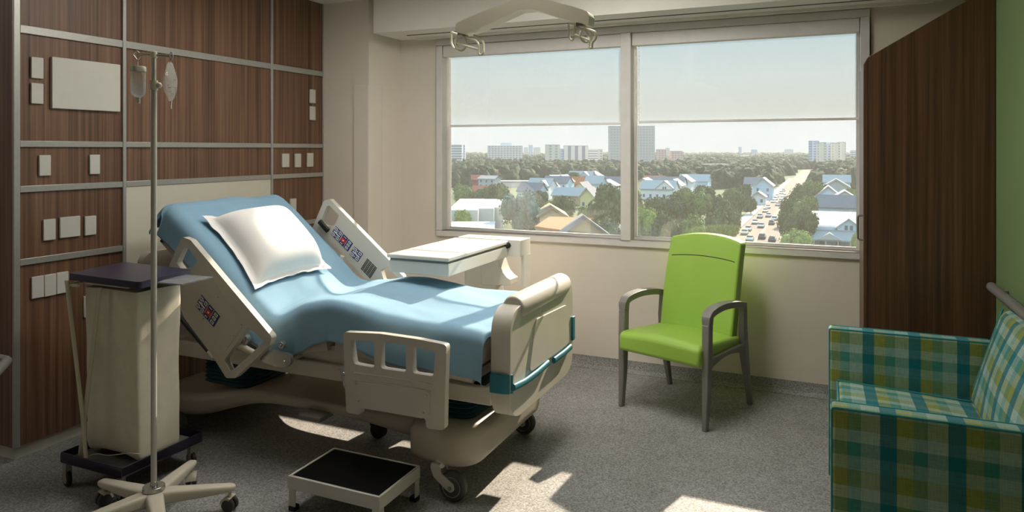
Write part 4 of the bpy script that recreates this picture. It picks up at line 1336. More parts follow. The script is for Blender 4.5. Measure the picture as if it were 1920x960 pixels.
# drip bottle on the left hook
bx = ivp(259, 150); zt, zb_ = z_of(125), z_of(184)
db = empty('drip_bottle', (bx.x, bx.y, z_of(195)), 'clear drip bottle half full hanging on the left hook of the stand', 'drip bottle')
R_ = .0305
mb = MB(); H = zt - zb_
mb.lathe([(.009, zb_ - .003), (.012, zb_ + .004), (R_ * .75, zb_ + .010), (R_, zb_ + .024), (R_, zt - .004), (R_ - .003, zt), (.004, zt)], (bx.x, bx.y, 0), 24, None, (0, 0, 1), cap=False)
build(mb, 'glass_body', M['bottle'], db)
zl = z_of(154)
mb = MB(); mb.lathe([(.004, zb_), (.011, zb_ + .006), (R_ * .72, zb_ + .012), (R_ - .002, zb_ + .025), (R_ - .002, zl), (.003, zl)], (bx.x, bx.y, 0), 24); build(mb, 'fluid', M['fluid'], db)
mb = MB(); mb.lathe([(R_ + .0005, zt - .022), (R_ + .001, zt - .02), (R_ + .001, zt - .003), (R_ - .002, zt + .001), (.003, zt + .001)], (bx.x, bx.y, 0), 24, cap=False); build(mb, 'collar', M['ivory'], db)
mb = MB(); mb.lathe([(.0075, z_of(194)), (.0085, z_of(192)), (.0085, zb_ - .004), (.011, zb_ + .003)], (bx.x, bx.y, 0), 16); build(mb, 'stopper', M['ivory'], db)
mb = MB(); mb.tube([ivp(258.5, 114.4), ivp(258.5, 118), ivp(258.5, 126)], .0022, 6); build(mb, 'hanger', M['ivory'], db)

# drip bag on the right hook, seen edge-on
ib = empty('drip_bag', tuple(ivp(320, 204)), 'crumpled clear drip bag seen edge-on on the right hook of the stand', 'drip bag')
fwd = V((-SN, CS, 0)); rt = V((CS, SN, 0))
rows = []
for k in range(15):
    v = k / 14; y = 117 + v * 73
    w = .0185 * math.sin(PI * min(1, .06 + v * .92)) ** .75 * (.45 + .75 * min(1, v * 1.4))
    c = ivp(319.5, y) + rt * noise.noise((v * 4, 1, 1)) * .003
    rows.append([c + rt * (w * math.cos(th) * (1 + .18 * noise.noise((v * 7, math.cos(th) * 2, math.sin(th) * 2)))) + fwd * (.055 * math.sin(PI * min(1, .12 + v * .8)) * math.sin(th)) for th in [2 * PI * j / 18 for j in range(18)]])
mb = MB(); mb.loft(rows); build(mb, 'bag_body', M['ivbag'], ib)
mb = MB(); mb.tube([ivp(321, 189), ivp(320.5, 196), ivp(320.5, 204)], .0035, 8); build(mb, 'outlet_tube', M['ivory'], ib)
mb = MB(); mb.tube([ivp(320, 115.6), ivp(319.7, 117), ivp(319.5, 119)], .0022, 6); build(mb, 'hanger', M['ivory'], ib)
mb = MB()
for x, y, w in ((313, 138, 4), (314, 160, 3), (315, 164, 6), (326, 150, 3), (327, 164, 3), (317, 172, 4), (322, 176, 3)):
    a, b = ivp(x, y, -.026), ivp(x + w, y, -.026); mb.tube([a, b], .0009 if w < 5 else .0014, 5)
build(mb, 'printed_marks', M['castergrey'], ib)

# ------------------------------------------------------------------ patient lift hanging from the ceiling
Yl0 = 2.95
def lf(x, y, dY=0.0): return at(x, y, Y=Yl0 + dY)
c0 = lf(990, 10)
pl_ = empty('patient_lift', (c0.x, Yl0, lf(990, 103).z), 'cream ceiling patient lift bar with wire sling hooks in front of the window', 'patient lift')
ow = [(861, 62), (862, 46), (905, 27), (966, 4), (990, -2), (1031, 3), (1075, 14), (1106, 24), (1110, 32), (1108, 52), (1098, 47), (1060, 38), (1015, 23), (1000, 20), (978, 22), (950, 35), (905, 56), (876, 66)]
mb = MB(); mb.prism(rounded([tuple((lf(x, y).x, lf(x, y).z)) for x, y in ow], .018, 3), [], lambda u, v, w: (u, Yl0 - .04 + w * .08, v))
lb_ = build(mb, 'spreader_bar', M['lift'], pl_, bevel=.012, seg=3)
mb = MB(); mb.box(c0.x - .02, Yl0 - .002, c0.z - .02, c0.x + .02, Yl0 + .002, CZ - .05); build(mb, 'strap', M['lift'], pl_)
mb = MB(); mb.box(c0.x - .09, Yl0 - .06, CZ - .14, c0.x + .09, Yl0 + .06, CZ - .03); build(mb, 'motor_unit', M['lift'], pl_, bevel=.015)
mb = MB(); mb.box(c0.x - .05, BY + .4, CZ - .03, c0.x + .05, 4.3, CZ - .0005); build(mb, 'ceiling_track', M['white'], pl_, bevel=.003)
def wire(pts, closed=False, name='hook', r=.0052):
    """bent wire: pixel x, y and an offset towards or away from the camera"""
    P = [lf(x, y, dy) for x, y, dy in pts]
    mb = MB(); mb.tube(spline(P, 5) if closed else rpath(P, .012, 5), r, 8); build(mb, name, M['lift'], pl_)
def ring(cx, cy, rx, ry, dy):
    P = [lf(cx + rx * math.cos(2 * PI * k / 18), cy + ry * math.sin(2 * PI * k / 18), dy + .015 * math.cos(2 * PI * k / 18)) for k in range(18)]
    mb = MB(); mb.tube(P, .0052, 8, closed=True); build(mb, 'hook_ring', M['lift'], pl_)
wire([(868, 67, .0), (846, 60, .03), (846, 80, .03), (851, 90, .02), (859, 91, .0), (861, 78, -.01)])
ring(864, 81, 11, 14, -.02)
wire([(868, 67, .0), (893, 76, -.04), (898, 84, -.05), (897, 101, -.05), (903, 104, -.05), (907, 100, -.05), (907, 80, -.03), (899, 71, -.01), (889, 66, .01)])
wire([(857, 81, -.02), (897, 93, -.05)])
wire([(1089, 47, .0), (1066, 44, .03), (1067, 69, .03), (1072, 77, .02), (1077, 70, .0), (1078, 48, .0)])
ring(1099, 66, 11, 13, -.02)
wire([(1089, 47, .0), (1104, 55, -.04), (1117, 60, -.05), (1118, 73, -.05), (1110, 79, -.05), (1110, 90, -.05), (1105, 89, -.05), (1104, 68, -.03), (1098, 58, -.01), (1078, 50, .0)])
wire([(1078, 65, -.02), (1106, 76, -.05)])
for px, py in ((868, 63), (1089, 44)):
    mb = MB(); mb.box(lf(px - 7, py).x, Yl0 - .02, lf(px, py + 6).z, lf(px + 7, py).x, Yl0 + .02, lf(px, py - 7).z); build(mb, 'swivel', M['chairgrey'], pl_, bevel=.003)
# ------------------------------------------------------------------ the town outside, seen from an upper floor
GZ = -22.4
HG = EYE - GZ
def gnd(px, py):
    p = at(px, py, Z=GZ); return p
def gdepth(py): return HG * F / (py - 280.0)
ORD = ['first', 'second', 'third', 'fourth', 'fifth', 'sixth', 'seventh', 'eighth', 'ninth', 'tenth', 'eleventh', 'twelfth', 'thirteenth', 'fourteenth', 'fifteenth', 'sixteenth', 'seventeenth', 'eighteenth', 'nineteenth', 'twentieth']

M['ground'] = flat('town_ground', (96, 106, 78), 0.95, var=0.35, scale=.02, spec=.1)
M['road'] = flat('avenue_asphalt', (134, 120, 108), 0.9, var=0.05, scale=.1, spec=.1)
M['walk'] = flat('pale_concrete', (175, 170, 162), 0.9, var=0.04, scale=.2, spec=.1)
M['lane'] = flat('road_paint', (173, 157, 114), 0.8, var=0.03)
M['carglass'] = flat('car_glass', (48, 54, 62), 0.1, var=0.05)
M['tyreb'] = flat('car_tyre', (30, 30, 32), 0.8, var=0.05)
M['winglass'] = flat('house_window', (84, 96, 112), 0.2, var=0.15, scale=.8)
M['trimw'] = flat('white_house_trim', (181, 181, 179), 0.7, var=0.02)
M['trunk'] = flat('bark', (92, 80, 66), 0.9, var=0.15, scale=2)

def leaf_mat(name, a, b):
    m, nt, bs = new_mat(name)
    tc = N(nt, 'ShaderNodeTexCoord'); no = N(nt, 'ShaderNodeTexNoise'); no.inputs['Scale'].default_value = 9; no.inputs['Detail'].default_value = 6
    nt.links.new(tc.outputs['Object'], no.inputs['Vector'])
    rp = N(nt, 'ShaderNodeValToRGB'); e = rp.color_ramp.elements
    e[0].position = .32; e[0].color = lin(*a); e[1].position = .68; e[1].color = lin(*b)
    nt.links.new(no.outputs['Fac'], rp.inputs['Fac']); nt.links.new(rp.outputs['Color'], bs.inputs['Base Color'])
    bs.inputs['Roughness'].default_value = .8; bs.inputs['Specular IOR Level'].default_value = .15
    return m
def woods_mat():
    m = leaf_mat('woods', (34, 52, 38), (74, 100, 72)); nt = m.node_tree
    no = [n for n in nt.nodes if n.type == 'TEX_NOISE'][0]; no.inputs['Scale'].default_value = .35; no.inputs['Roughness'].default_value = .75
    bp = N(nt, 'ShaderNodeBump'); bp.inputs['Strength'].default_value = 1.0; bp.inputs['Distance'].default_value = 3.0
    nt.links.new(no.outputs['Fac'], bp.inputs['Height']); nt.links.new(bp.outputs['Normal'], nt.nodes['Principled BSDF'].inputs['Normal'])
    return m
LEAF = {'dark green': leaf_mat('dark_leaves', (48, 66, 40), (98, 118, 72)), 'mid green': leaf_mat('mid_leaves', (70, 90, 46), (126, 146, 84)),
        'light green': leaf_mat('light_leaves', (96, 118, 56), (160, 176, 96)), 'blue-green': leaf_mat('blue_leaves', (44, 82, 76), (98, 140, 124))}

struct(MB().box(-3200, 12, GZ - 1, 2600, 6500, GZ), 'ground', M['ground'])
# avenue running straight away from the building
RX0, RX1 = -23.1, -9.8
struct(MB().box(RX0, 60, GZ + .02, RX1, 900, GZ + .08), 'avenue_ground', M['road'])
struct(MB().box(RX0 - 3.2, 60, GZ + .02, RX0 - .1, 620, GZ + .20), 'sidewalk_ground', M['walk'])
struct(MB().box(RX1 + .1, 60, GZ + .02, RX1 + 1.6, 620, GZ + .20), 'sidewalk_ground.001', M['walk'])
mb = MB(); mb.box(-16.55, 60, GZ + .085, -16.4, 800, GZ + .095); mb.box(-16.25, 60, GZ + .085, -16.1, 800, GZ + .095)
lp = build(mb, 'centre_line', M['lane'], bpy.data.objects['avenue_ground'])

# ---- trees
def crown_mesh(seed, lobes, n):
    rnd = random.Random(seed); mb = MB()
    L_ = []
    for k in range(lobes):
        a = rnd.uniform(0, 2 * PI); r = rnd.uniform(.1, .58); z = rnd.uniform(.38, .82)
        L_.append((V((r * math.cos(a), r * math.sin(a), z)), rnd.uniform(.24, .40) * (1.15 - .55 * abs(z - .5))))
    L_.append((V((0, 0, .62)), .42))
    vs, fs = [], []
    for c, r in L_:
        # solid core so the crown is not see-through
        mb.sphere(c, r * .86, r * .86, r * .80, 9, 6)
    for q in range(n):
        c, r = L_[rnd.randrange(len(L_))]
        d = V((rnd.gauss(0, 1), rnd.gauss(0, 1), rnd.gauss(0, 1))).normalized()
        p = c + d * r * rnd.uniform(.86, 1.10)
        if p.z < .12: continue
        s = rnd.uniform(.028, .06)
        nn = (d + V((rnd.gauss(0, .5), rnd.gauss(0, .5), rnd.gauss(0, .5)))).normalized()
        a, b, _ = rot_to(nn)
        k = len(vs)
        vs += [p + a * s, p + b * s * .8, p - a * s, p - b * s * .8, ]
        fs.append((k, k + 1, k + 2, k + 3))
    mb.add(vs, fs)
    return mb
TREE = {}
for tone in LEAF:
    TREE[tone] = []
    for sd_ in range(2):
        r = bpy.data.objects.new('tree', None); COL.objects.link(r)
        c = build(crown_mesh(sd_ * 7 + len(TREE), 9, 2300), 'crown', LEAF[tone], r, local=True, weld=0, fixn=False, sharp=180)
        mb = MB(); mb.tube([(0, 0, 0), (.01, 0, .2), (0, .02, .5)], [.05, .04, .03], 8); t = build(mb, 'trunk', M['trunk'], r, local=True)
        TREE[tone].append([r, False])
tn_ = [0]
def tree(cx, ytop, ybase, wpx, tone, label, group):
    d = gdepth(ybase); g = gnd(cx, ybase)
    h = (ybase - ytop) * d / F; w_ = wpx * d / F
    rec = TREE[tone][tn_[0] % 2]; tn_[0] += 1
    if not rec[1]: o = rec[0]; rec[1] = True
    else: o = dup(rec[0], g)
    o.location = g; o.rotation_euler = (0, 0, tn_[0] * 1.7); o.scale = (w_ / 1.72, w_ / 1.72, h / 1.06)
    tag(o, label, 'tree', group)
zones = [
 ('in the front row left of the avenue', 'trees in front, left of the avenue', [(1203, 392, 470, 62, 'light green'), (1250, 398, 482, 72, 'dark green'), (1300, 402, 486, 66, 'mid green'), (1346, 394, 478, 66, 'dark green'), (1374, 392, 452, 50, 'dark green')]),
 ('in the middle row left of the avenue', 'trees in the middle row, left of the avenue', [(1192, 376, 432, 50, 'mid green'), (1226, 370, 432, 58, 'dark green'), (1266, 362, 428, 60, 'dark green'), (1308, 356, 424, 62, 'mid green'), (1345, 366, 424, 60, 'dark green'), (1378, 362, 420, 48, 'dark green')]),
 ('in the back row left of the avenue', 'trees in the back row, left of the avenue', [(1284, 351, 392, 44, 'mid green'), (1322, 348, 390, 48, 'dark green'), (1372, 352, 394, 44, 'mid green'), (1396, 346, 388, 38, 'dark green'), (1408, 368, 402, 30, 'dark green')]),
 ('in the belt right of the avenue beside the houses', 'trees right of the avenue', [(1478, 396, 464, 62, 'dark green'), (1482, 364, 424, 50, 'dark green'), (1496, 432, 486, 64, 'light green'), (1504, 346, 396, 50, 'dark green'), (1508, 394, 464, 60, 'dark green'), (1514, 366, 430, 54, 'mid green'), (1523, 336, 388, 44, 'mid green')]),
 ('among the houses at the left of the window', 'trees among the houses on the left', [(866, 344, 384, 44, 'mid green'), (868, 395, 440, 34, 'light green'), (905, 352, 388, 50, 'dark green'), (940, 344, 392, 56, 'dark green'), (976, 358, 446, 74, 'blue-green'), (1010, 358, 402, 40, 'dark green'), (1034, 374, 412, 40, 'mid green'), (1062, 368, 420, 56, 'dark green')]),
 ('around the dark gable beside the window mullion', 'trees beside the window mullion', [(1098, 386, 440, 50, 'mid green'), (1124, 374, 460, 64, 'dark green'), (1146, 346, 438, 70, 'dark green'), (1142, 408, 480, 72, 'dark green'), (1180, 352, 404, 50, 'dark green')]),
 ('beyond the houses near the right window edge', 'trees at the right edge of the view', [(1604, 440, 480, 24, 'light green'), (1596, 352, 392, 36, 'mid green'), (1546, 346, 376, 26, 'dark green')]),
]
zmin = {}
for place, grp, lst in zones:
    lst = sorted(lst, key=lambda t: t[0])
    for i, t in enumerate(lst):
        tree(*t, label='%s tree, %s from left %s' % (t[4], ORD[i], place), group=grp)

for tone in TREE:
    for rec in TREE[tone]:
        if not rec[1]:
            for c in list(rec[0].children): bpy.data.objects.remove(c)
            bpy.data.objects.remove(rec[0])
# ---- cars on the avenue
def car_proto(name, rgb):
    paint = flat('car_paint_' + name, rgb, .25, .2, var=.02)
    r = bpy.data.objects.new('car', None); COL.objects.link(r)
    bod = [(-2.15, .35), (-2.2, .62), (-2.05, .84), (-1.2, .92), (1.15, .95), (1.95, .86), (2.2, .7), (2.2, .36)]
    mb = MB(); mb.prism(rounded(bod, .12, 3), [], lambda u, v, w: (-.88 + 1.76 * w, u, v)); build(mb, 'body', paint, r, local=True, bevel=.06)
    cab = [(-1.75, .90), (-1.25, 1.38), (.35, 1.42), (1.05, .92)]
    mb = MB(); A = [V((sx * .80, y, z)) for sx in (-1, 1) for y, z in cab]
    mb.loft([[V((s * wd_, y, z)) for s, wd_ in ((-1, a), (1, a))] for y, z, a in ()]) if False else None
    ring0 = [V((-.80 if z < 1 else -.62, y, z)) for y, z in cab]; ring1 = [V((-v.x, v.y, v.z)) for v in ring0]
    mb.loft([ring0, ring1]); build(mb, 'window', M['carglass'], r, local=True, bevel=.03)
    mb = MB(); mb.box(-.60, -1.2, 1.375, .60, .32, 1.44); build(mb, 'roof', paint, r, local=True, bevel=.03)
    for sx in (-1, 1):
        for y in (-1.32, 1.32):
            mb = MB(); mb.cyl((sx * .72, y, .32), (sx * .90, y, .32), .32, n=16); build(mb, 'wheel', M['tyreb'], r, local=True)
    return r
CARS = {k: [car_proto(k, c), False] for k, c in (('white', (236, 236, 234)), ('silver', (176, 180, 184)), ('dark', (62, 66, 74)), ('grey', (120, 124, 130)), ('pale_blue', (166, 196, 210)))}
cars = [(1406, 452, 'pale_blue'), (1429, 448, 'dark'), (1448, 453, 'dark'), (1396, 440, 'silver'), (1403, 433, 'silver'), (1427, 427, 'silver'), (1416, 420, 'white'), (1447, 421, 'grey'), (1452, 413, 'white'), (1425, 409, 'silver'), (1441, 407, 'silver'),
        (1435, 398, 'white'), (1440, 391, 'white'), (1466, 391, 'white'), (1458, 386, 'silver'), (1450, 380, 'white'), (1464, 379, 'silver'), (1454, 375, 'white'), (1466.5, 374, 'white'), (1471, 369.5, 'white'), (1465, 363.5, 'white'), (1469, 359, 'silver'), (1457, 370, 'white')]
seen = {}
for px, py, k in sorted(cars, key=lambda c: -c[1]):
    g = gnd(px, py); g.z = GZ + .085
    lanes = [-21.4, -18.2, -14.4, -11.4]
    ln = min(range(4), key=lambda i: abs(lanes[i] - g.x)); 
    i = seen.get((k, ln), 0); seen[(k, ln)] = i + 1
    rec = CARS[k]
    o = rec[0] if not rec[1] else dup(rec[0], g)
    rec[1] = True
    o.location = g; o.rotation_euler = (0, 0, 0 if g.x > -16.3 else PI)
    side = ['far left', 'inner left', 'inner right', 'far right'][ln]
    tag(o, '%s car, %s avenue lane, %s %s one from the window' % (k.replace('_', ' '), side, ORD[i], k.replace('_', ' ')), 'car', 'cars on the avenue')
for k, rec in CARS.items():
    if not rec[1]:
        for c in list(rec[0].children): bpy.data.objects.remove(c)
        bpy.data.objects.remove(rec[0])

# ---- houses
def ext(name, rgb, k, var=.04, scale=1):
    return flat(name, rgb, .8, var=var, scale=scale, spec=.2)
ROOF = {'blue': ext('blue_roof', (150, 160, 164), 1, .05), 'slate': ext('slate_roof', (104, 110, 118), 1, .06), 'grey': ext('grey_roof', (140, 142, 142), 1, .05),
        'terracotta': ext('terracotta_roof', (158, 92, 74), 1, .08), 'brown': ext('brown_roof', (150, 98, 54), 1, .14), 'tan': ext('tan_roof', (146, 130, 106), 1, .06), 'white': ext('white_roof', (196, 196, 194), 1, .01)}
WALL = {'pale blue': ext('pale_blue_siding', (182, 204, 220), 1), 'white': ext('white_siding', (224, 226, 228), 1), 'yellow': ext('yellow_siding', (214, 204, 150), 1), 'tan': ext('tan_siding', (176, 160, 132), 1), 'grey': ext('grey_siding', (168, 174, 180), 1), 'brown': ext('brown_siding', (144, 112, 80), 1), 'red': ext('red_siding', (190, 88, 76), 1)}
HFOOT = []
def house(px, py, w_, dp, hw, hr, roof, wall, label, ridge='y', porch=False, dormer=False, group='houses in the town'):
    d0 = gdepth(py)
    for k in sorted(range(-60, 61, 3), key=abs):
        f = (d0 + k) / d0; g = gnd(px, 280 + HG * F / (d0 + k)); x, y = g.x, g.y
        b = (x - w_ * f / 2 - .8, x + w_ * f / 2 + .8, y - (4.2 if porch else 1.6), y + dp * f + .8)
        if not any(b[0] < q[1] and b[1] > q[0] and b[2] < q[3] and b[3] > q[2] for q in HFOOT): break
    HFOOT.append(b); w_, dp, hw, hr = w_ * f, dp * f, hw * f, hr * f
    r = empty('house', (x, y, GZ), label, 'house', group)
    mb = MB(); a = w_ / 2
    if ridge == 'y':
        mb.prism([(-a, 0), (a, 0), (a, hw), (0, hw + hr), (-a, hw)], [], lambda u, v, q: (x + u, y + q * dp, GZ + v))
    else:
        mb.prism([(0, 0), (dp, 0), (dp, hw), (dp / 2, hw + hr), (0, hw)], [], lambda u, v, q: (x - a + q * w_, y + u, GZ + v))
    wl = build(mb, 'wall', WALL[wall], r)
    t, ov = .35, .6
    mb = MB()
    if ridge == 'y':
        for s in (-1, 1):
            k = hr / a
            mb.prism([(s * (a + ov), hw - ov * k), (0, hw + hr), (0, hw + hr + t), (s * (a + ov), hw - ov * k + t)], [], lambda u, v, q: (x + u, y - ov + q * (dp + 2 * ov), GZ + v + .02))
    else:
        b = dp / 2; k = hr / b
        for s in (-1, 1):
            mb.prism([(b + s * (b + ov), hw - ov * k), (b, hw + hr), (b, hw + hr + t), (b + s * (b + ov), hw - ov * k + t)], [], lambda u, v, q: (x - a - ov + q * (w_ + 2 * ov), y + u, GZ + v + .02))
    build(mb, 'roof', ROOF[roof], r)
    # bargeboards on the gable turned to the window
    if ridge == 'y':
        mb = MB(); k = hr / a
        for s in (-1, 1):
            mb.prism([(s * (a + ov), hw - ov * k - .35), (0, hw + hr - .35), (0, hw + hr + t), (s * (a + ov), hw - ov * k + t)], [], lambda u, v, q: (x + u, y - ov - .12 + q * .1, GZ + v + .03))
        build(mb, 'bargeboard', M['trimw'], r)
    nw = max(2, int(w_ / 3.2))
    for fl in range(max(1, int(hw / 2.9))):
        for i in range(nw):
            xx = x - a + w_ * (i + .5) / nw; zz = GZ + 1.0 + 2.9 * fl
            build(MB().box(xx - .5, y - .06, zz, xx + .5, y + .02, zz + 1.45), 'window', M['winglass'], r)
    if porch:
        mb = MB(); mb.prism([(0, 2.6), (-3.4, 2.2), (-3.4, 2.5), (0, 4.6)], [], lambda u, v, q: (x - a - .5 + q * (w_ + 1), y + u, GZ + v)); build(mb, 'porch_roof', ROOF[roof], r)
        gw = w_ * .26
        mb = MB(); gx = x - a * .35
        mb.prism([(-gw, 2.5), (gw, 2.5), (0, 2.5 + gw * .62)], [], lambda u, v, q: (gx + u, y - 3.6 + q * 2.2, GZ + v)); build(mb, 'porch_gable', M['trimw'], r)
        for i in range(5):
            xx = x - a + w_ * i / 4
            build(MB().box(xx - .12, y - 3.3, GZ, xx + .12, y - 3.06, GZ + 2.5), 'porch_post', M['trimw'], r)
    if dormer:
        gx = x + a * .45; gw = w_ * .24
        mb = MB(); mb.prism([(-gw, hw - .3), (gw, hw - .3), (gw, hw + .6), (0, hw + .6 + gw * .8), (-gw, hw + .6)], [], lambda u, v, q: (gx + u, y - .5 + q * dp * .5, GZ + v)); dm = build(mb, 'dormer', WALL[wall], r)
        mb = MB()
        for s in (-1, 1):
            mb.prism([(s * (gw + .5), hw + .2), (0, hw + .6 + gw * .8), (0, hw + 1.0 + gw * .8), (s * (gw + .5), hw + .6)], [], lambda u, v, q: (gx + u, y - .9 + q * dp * .5, GZ + v))
        build(mb, 'dormer_roof', M['trimw'], r)
        for s in (-.55, .55):
            build(MB().box(gx + s - .35, y - .58, GZ + hw + .1, gx + s + .35, y - .48, GZ + hw + 1.2), 'dormer_window', M['winglass'], r)
    return r
house(1571, 467, 10.5, 11, 4.6, 3.6, 'blue', 'pale blue', 'nearest pale blue house with porch gable at the lower right of the window', 'x', True, True)
house(1570, 412, 12.5, 12, 4.2, 3.6, 'slate', 'pale blue', 'slate-roofed pale blue house directly behind the nearest porch house', 'x', False, False)
house(1553, 391, 8.5, 12, 5.2, 3.6, 'blue', 'pale blue', 'gabled pale blue house left half of the third row on the right', 'y')
house(1584, 393, 10, 12, 5.0, 3.2, 'blue', 'white', 'gabled white house right half of the third row on the right', 'y')
house(1568, 371, 12, 12, 5.4, 3.6, 'slate', 'grey', 'dark slate-roofed house in the fourth row on the right')
house(1569, 358, 14, 12, 5.0, 3.8, 'blue', 'pale blue', 'blue-roofed house farthest up the right-hand street', 'x')
house(1430, 374, 9, 12, 6.5, 3.6, 'blue', 'pale blue', 'pale blue gabled house beside the sidewalk left of the avenue', 'y')
house(1415, 368, 10, 12, 6.0, 3.2, 'slate', 'white', 'white house with slate roof behind the sidewalk left of the avenue', 'x')
house(1421, 384, 6, 7, 3.4, 2.0, 'grey', 'white', 'small white cottage at the edge of the trees left of the avenue', 'y')
house(1205, 366, 12, 12, 5.2, 3.4, 'blue', 'yellow', 'yellow house with blue roof just right of the window mullion', 'y')
house(1232, 374, 16, 12, 5.0, 3.6, 'blue', 'white', 'long blue-roofed house in front, right of the window mullion', 'x', False, True)
house(1247, 366, 18, 12, 5.2, 3.2, 'slate', 'white', 'long slate-roofed house behind the blue one right of the mullion', 'x')
house(1262, 368, 8, 12, 5.4, 3.0, 'grey', 'white', 'white gable, first of two side by side above the dense trees', 'y')
house(1279, 366, 9, 12, 5.6, 3.2, 'blue', 'white', 'white gable, second of two side by side above the dense trees', 'y')
house(1300, 360, 16, 12, 5.6, 3.4, 'blue', 'pale blue', 'wide blue-roofed house at the far end above the dense trees', 'x')
house(1222, 352, 14, 10, 4.5, 2.6, 'terracotta', 'tan', 'house with terracotta roof behind the row right of the mullion', 'x')
house(1283, 338, 12, 10, 5.0, 2.8, 'terracotta', 'white', 'white house with terracotta roof at the edge of the woods', 'x')
house(990, 382, 10, 10, 5.6, 3.2, 'slate', 'pale blue', 'pale blue house with slate roof, leftmost of the left cluster', 'x')
house(1008, 376, 11, 11, 6.4, 3.6, 'blue', 'white', 'tall white house with blue roof behind the leftmost slate one', 'x', False, True)
house(1024, 376, 6, 10, 5.0, 3.0, 'white', 'white', 'bright white gabled house in the left cluster', 'y')
house(1040, 366, 13, 10, 6.4, 3.2, 'slate', 'pale blue', 'pale blue house with slate roof in the middle of the left cluster', 'x')
house(1052, 364, 8, 10, 6.4, 3.4, 'blue', 'pale blue', 'pale blue gable right of the middle slate-roofed house', 'y')
house(1066, 384, 15, 10, 4.0, 3.0, 'blue', 'tan', 'wide blue-roofed low house in front of the yellow gables', 'x')
house(1088, 384, 6, 10, 5.4, 3.2, 'slate', 'yellow', 'left one of two yellow gabled houses', 'y')
house(1100, 384, 6, 10, 5.4, 3.2, 'slate', 'yellow', 'right one of two yellow gabled houses', 'y')
house(1112, 376, 8, 8, 8.0, 3.2, 'blue', 'pale blue', 'tall narrow pale blue house right of the yellow gables', 'x')
house(1078, 364, 13, 10, 4.6, 3.4, 'brown', 'brown', 'brown house with brown roof behind the yellow gables', 'x')
house(1086, 352, 15, 10, 6.2, 3.8, 'blue', 'pale blue', 'big blue-roofed house at the back of the left cluster', 'x', False, True)
house(1108, 352, 12, 10, 6.0, 3.4, 'slate', 'white', 'white house with slate roof at the back of the left cluster', 'y')
house(1118, 382, 9, 9, 4.2, 2.6, 'grey', 'white', 'low white house with grey roof at the right of the left cluster', 'x')
house(1133, 366, 12, 10, 4.8, 3.0, 'slate', 'white', 'slate-roofed house nearest the mullion in the left cluster', 'y')
house(1155, 358, 14, 10, 4.8, 3.0, 'slate', 'pale blue', 'slate-roofed house half hidden by the window mullion', 'x')
house(890, 352, 9, 9, 5, 2.6, 'terracotta', 'red', 'small red house with terracotta roof at the far left', 'x')
house(912, 354, 11, 9, 6, 1.6, 'grey', 'grey', 'grey house right of the small red house', 'x')
house(897, 384, 8, 8, 5.4, 2.4, 'terracotta', 'brown', 'brown house behind the white flat-roofed building', 'x')

# white flat-roofed building, lower left
def block(name, parts, label, cat, mat, group=None):
    r = empty(name, parts[0][1], label, cat, group)
    return r
fa_ = atd(853, 280, 205); fb2 = atd(944, 280, 205)
wb = empty('flat_roofed_building', (fa_.x, fa_.y, GZ), 'white flat-roofed building at the lower left of the window', 'building')
ztop = atd(900, 384, 205).z
c0_ = atd(848, 280, 200); c1_ = atd(915, 280, 200); c2_ = atd(946, 280, 215)
def obox(p, q, dp, z0, z1, name, mat, parent):
    """box whose front runs from p to q (ground plan) and goes back by dp"""
    u = (V((q.x, q.y, 0)) - V((p.x, p.y, 0))); n_ = V((-u.y, u.x, 0)).normalized()
    if n_.y < 0: n_ = -n_
    P = [V((p.x, p.y, 0)), V((q.x, q.y, 0)), V((q.x, q.y, 0)) + n_ * dp, V((p.x, p.y, 0)) + n_ * dp]
    mb = MB(); mb.loft([[V((a.x, a.y, z0)) for a in P], [V((a.x, a.y, z1)) for a in P]]); return build(mb, name, mat, parent)
W_ = WALL['white']
obox(atd(840, 280, 200), atd(896, 280, 200), 46, GZ, atd(880, 394, 200).z, 'main_block', ROOF['white'], wb)
obox(atd(896.5, 280, 207), atd(926, 280, 207), 40, GZ, atd(900, 391, 207).z, 'recessed_block', ROOF['white'], wb)
obox(atd(926.5, 280, 214), atd(944, 280, 214), 34, GZ, atd(930, 389, 214).z, 'end_block', ROOF['white'], wb)
ob = empty('flat_roofed_annex', (fa_.x, fa_.y - 20, GZ), 'low white flat roof in front of the white building, lower left', 'building')
obox(atd(838, 280, 172), atd(926, 280, 172), 16, GZ, atd(880, 428, 172).z, 'roof_slab', ROOF['white'], ob)

# brown-roofed pavilion below the window
pb = gnd(1050, 470)
pv = empty('pavilion', (pb.x, pb.y, GZ), 'low pavilion with wide orange-brown roof at the bottom of the window', 'building')
dA = 165
a_ = [atd(1003, 424, dA - 8), atd(1075, 434, dA - 10), atd(1113, 408, dA + 6), atd(1030, 406, dA + 12)]
mb = MB(); mb.loft([[p - V((0, 0, .5)) for p in a_], a_]); build(mb, 'roof', ROOF['brown'], pv)
mb = MB(); in_ = [p * 1.0 for p in a_]; cen = sum(a_, V()) / 4
base_ = [V((cen.x + (p.x - cen.x) * .93, cen.y + (p.y - cen.y) * .93, 0)) for p in a_]
mb.loft([[V((p.x, p.y, GZ)) for p in base_], [V((b.x, b.y, p.z - .5)) for b, p in zip(base_, a_)]]); build(mb, 'wall', WALL['tan'], pv)
tg = atd(1036, 280, 182)
g2 = empty('gabled_hall', (tg.x, tg.y, GZ), 'tan gabled hall behind the orange-brown pavilion roof', 'building')
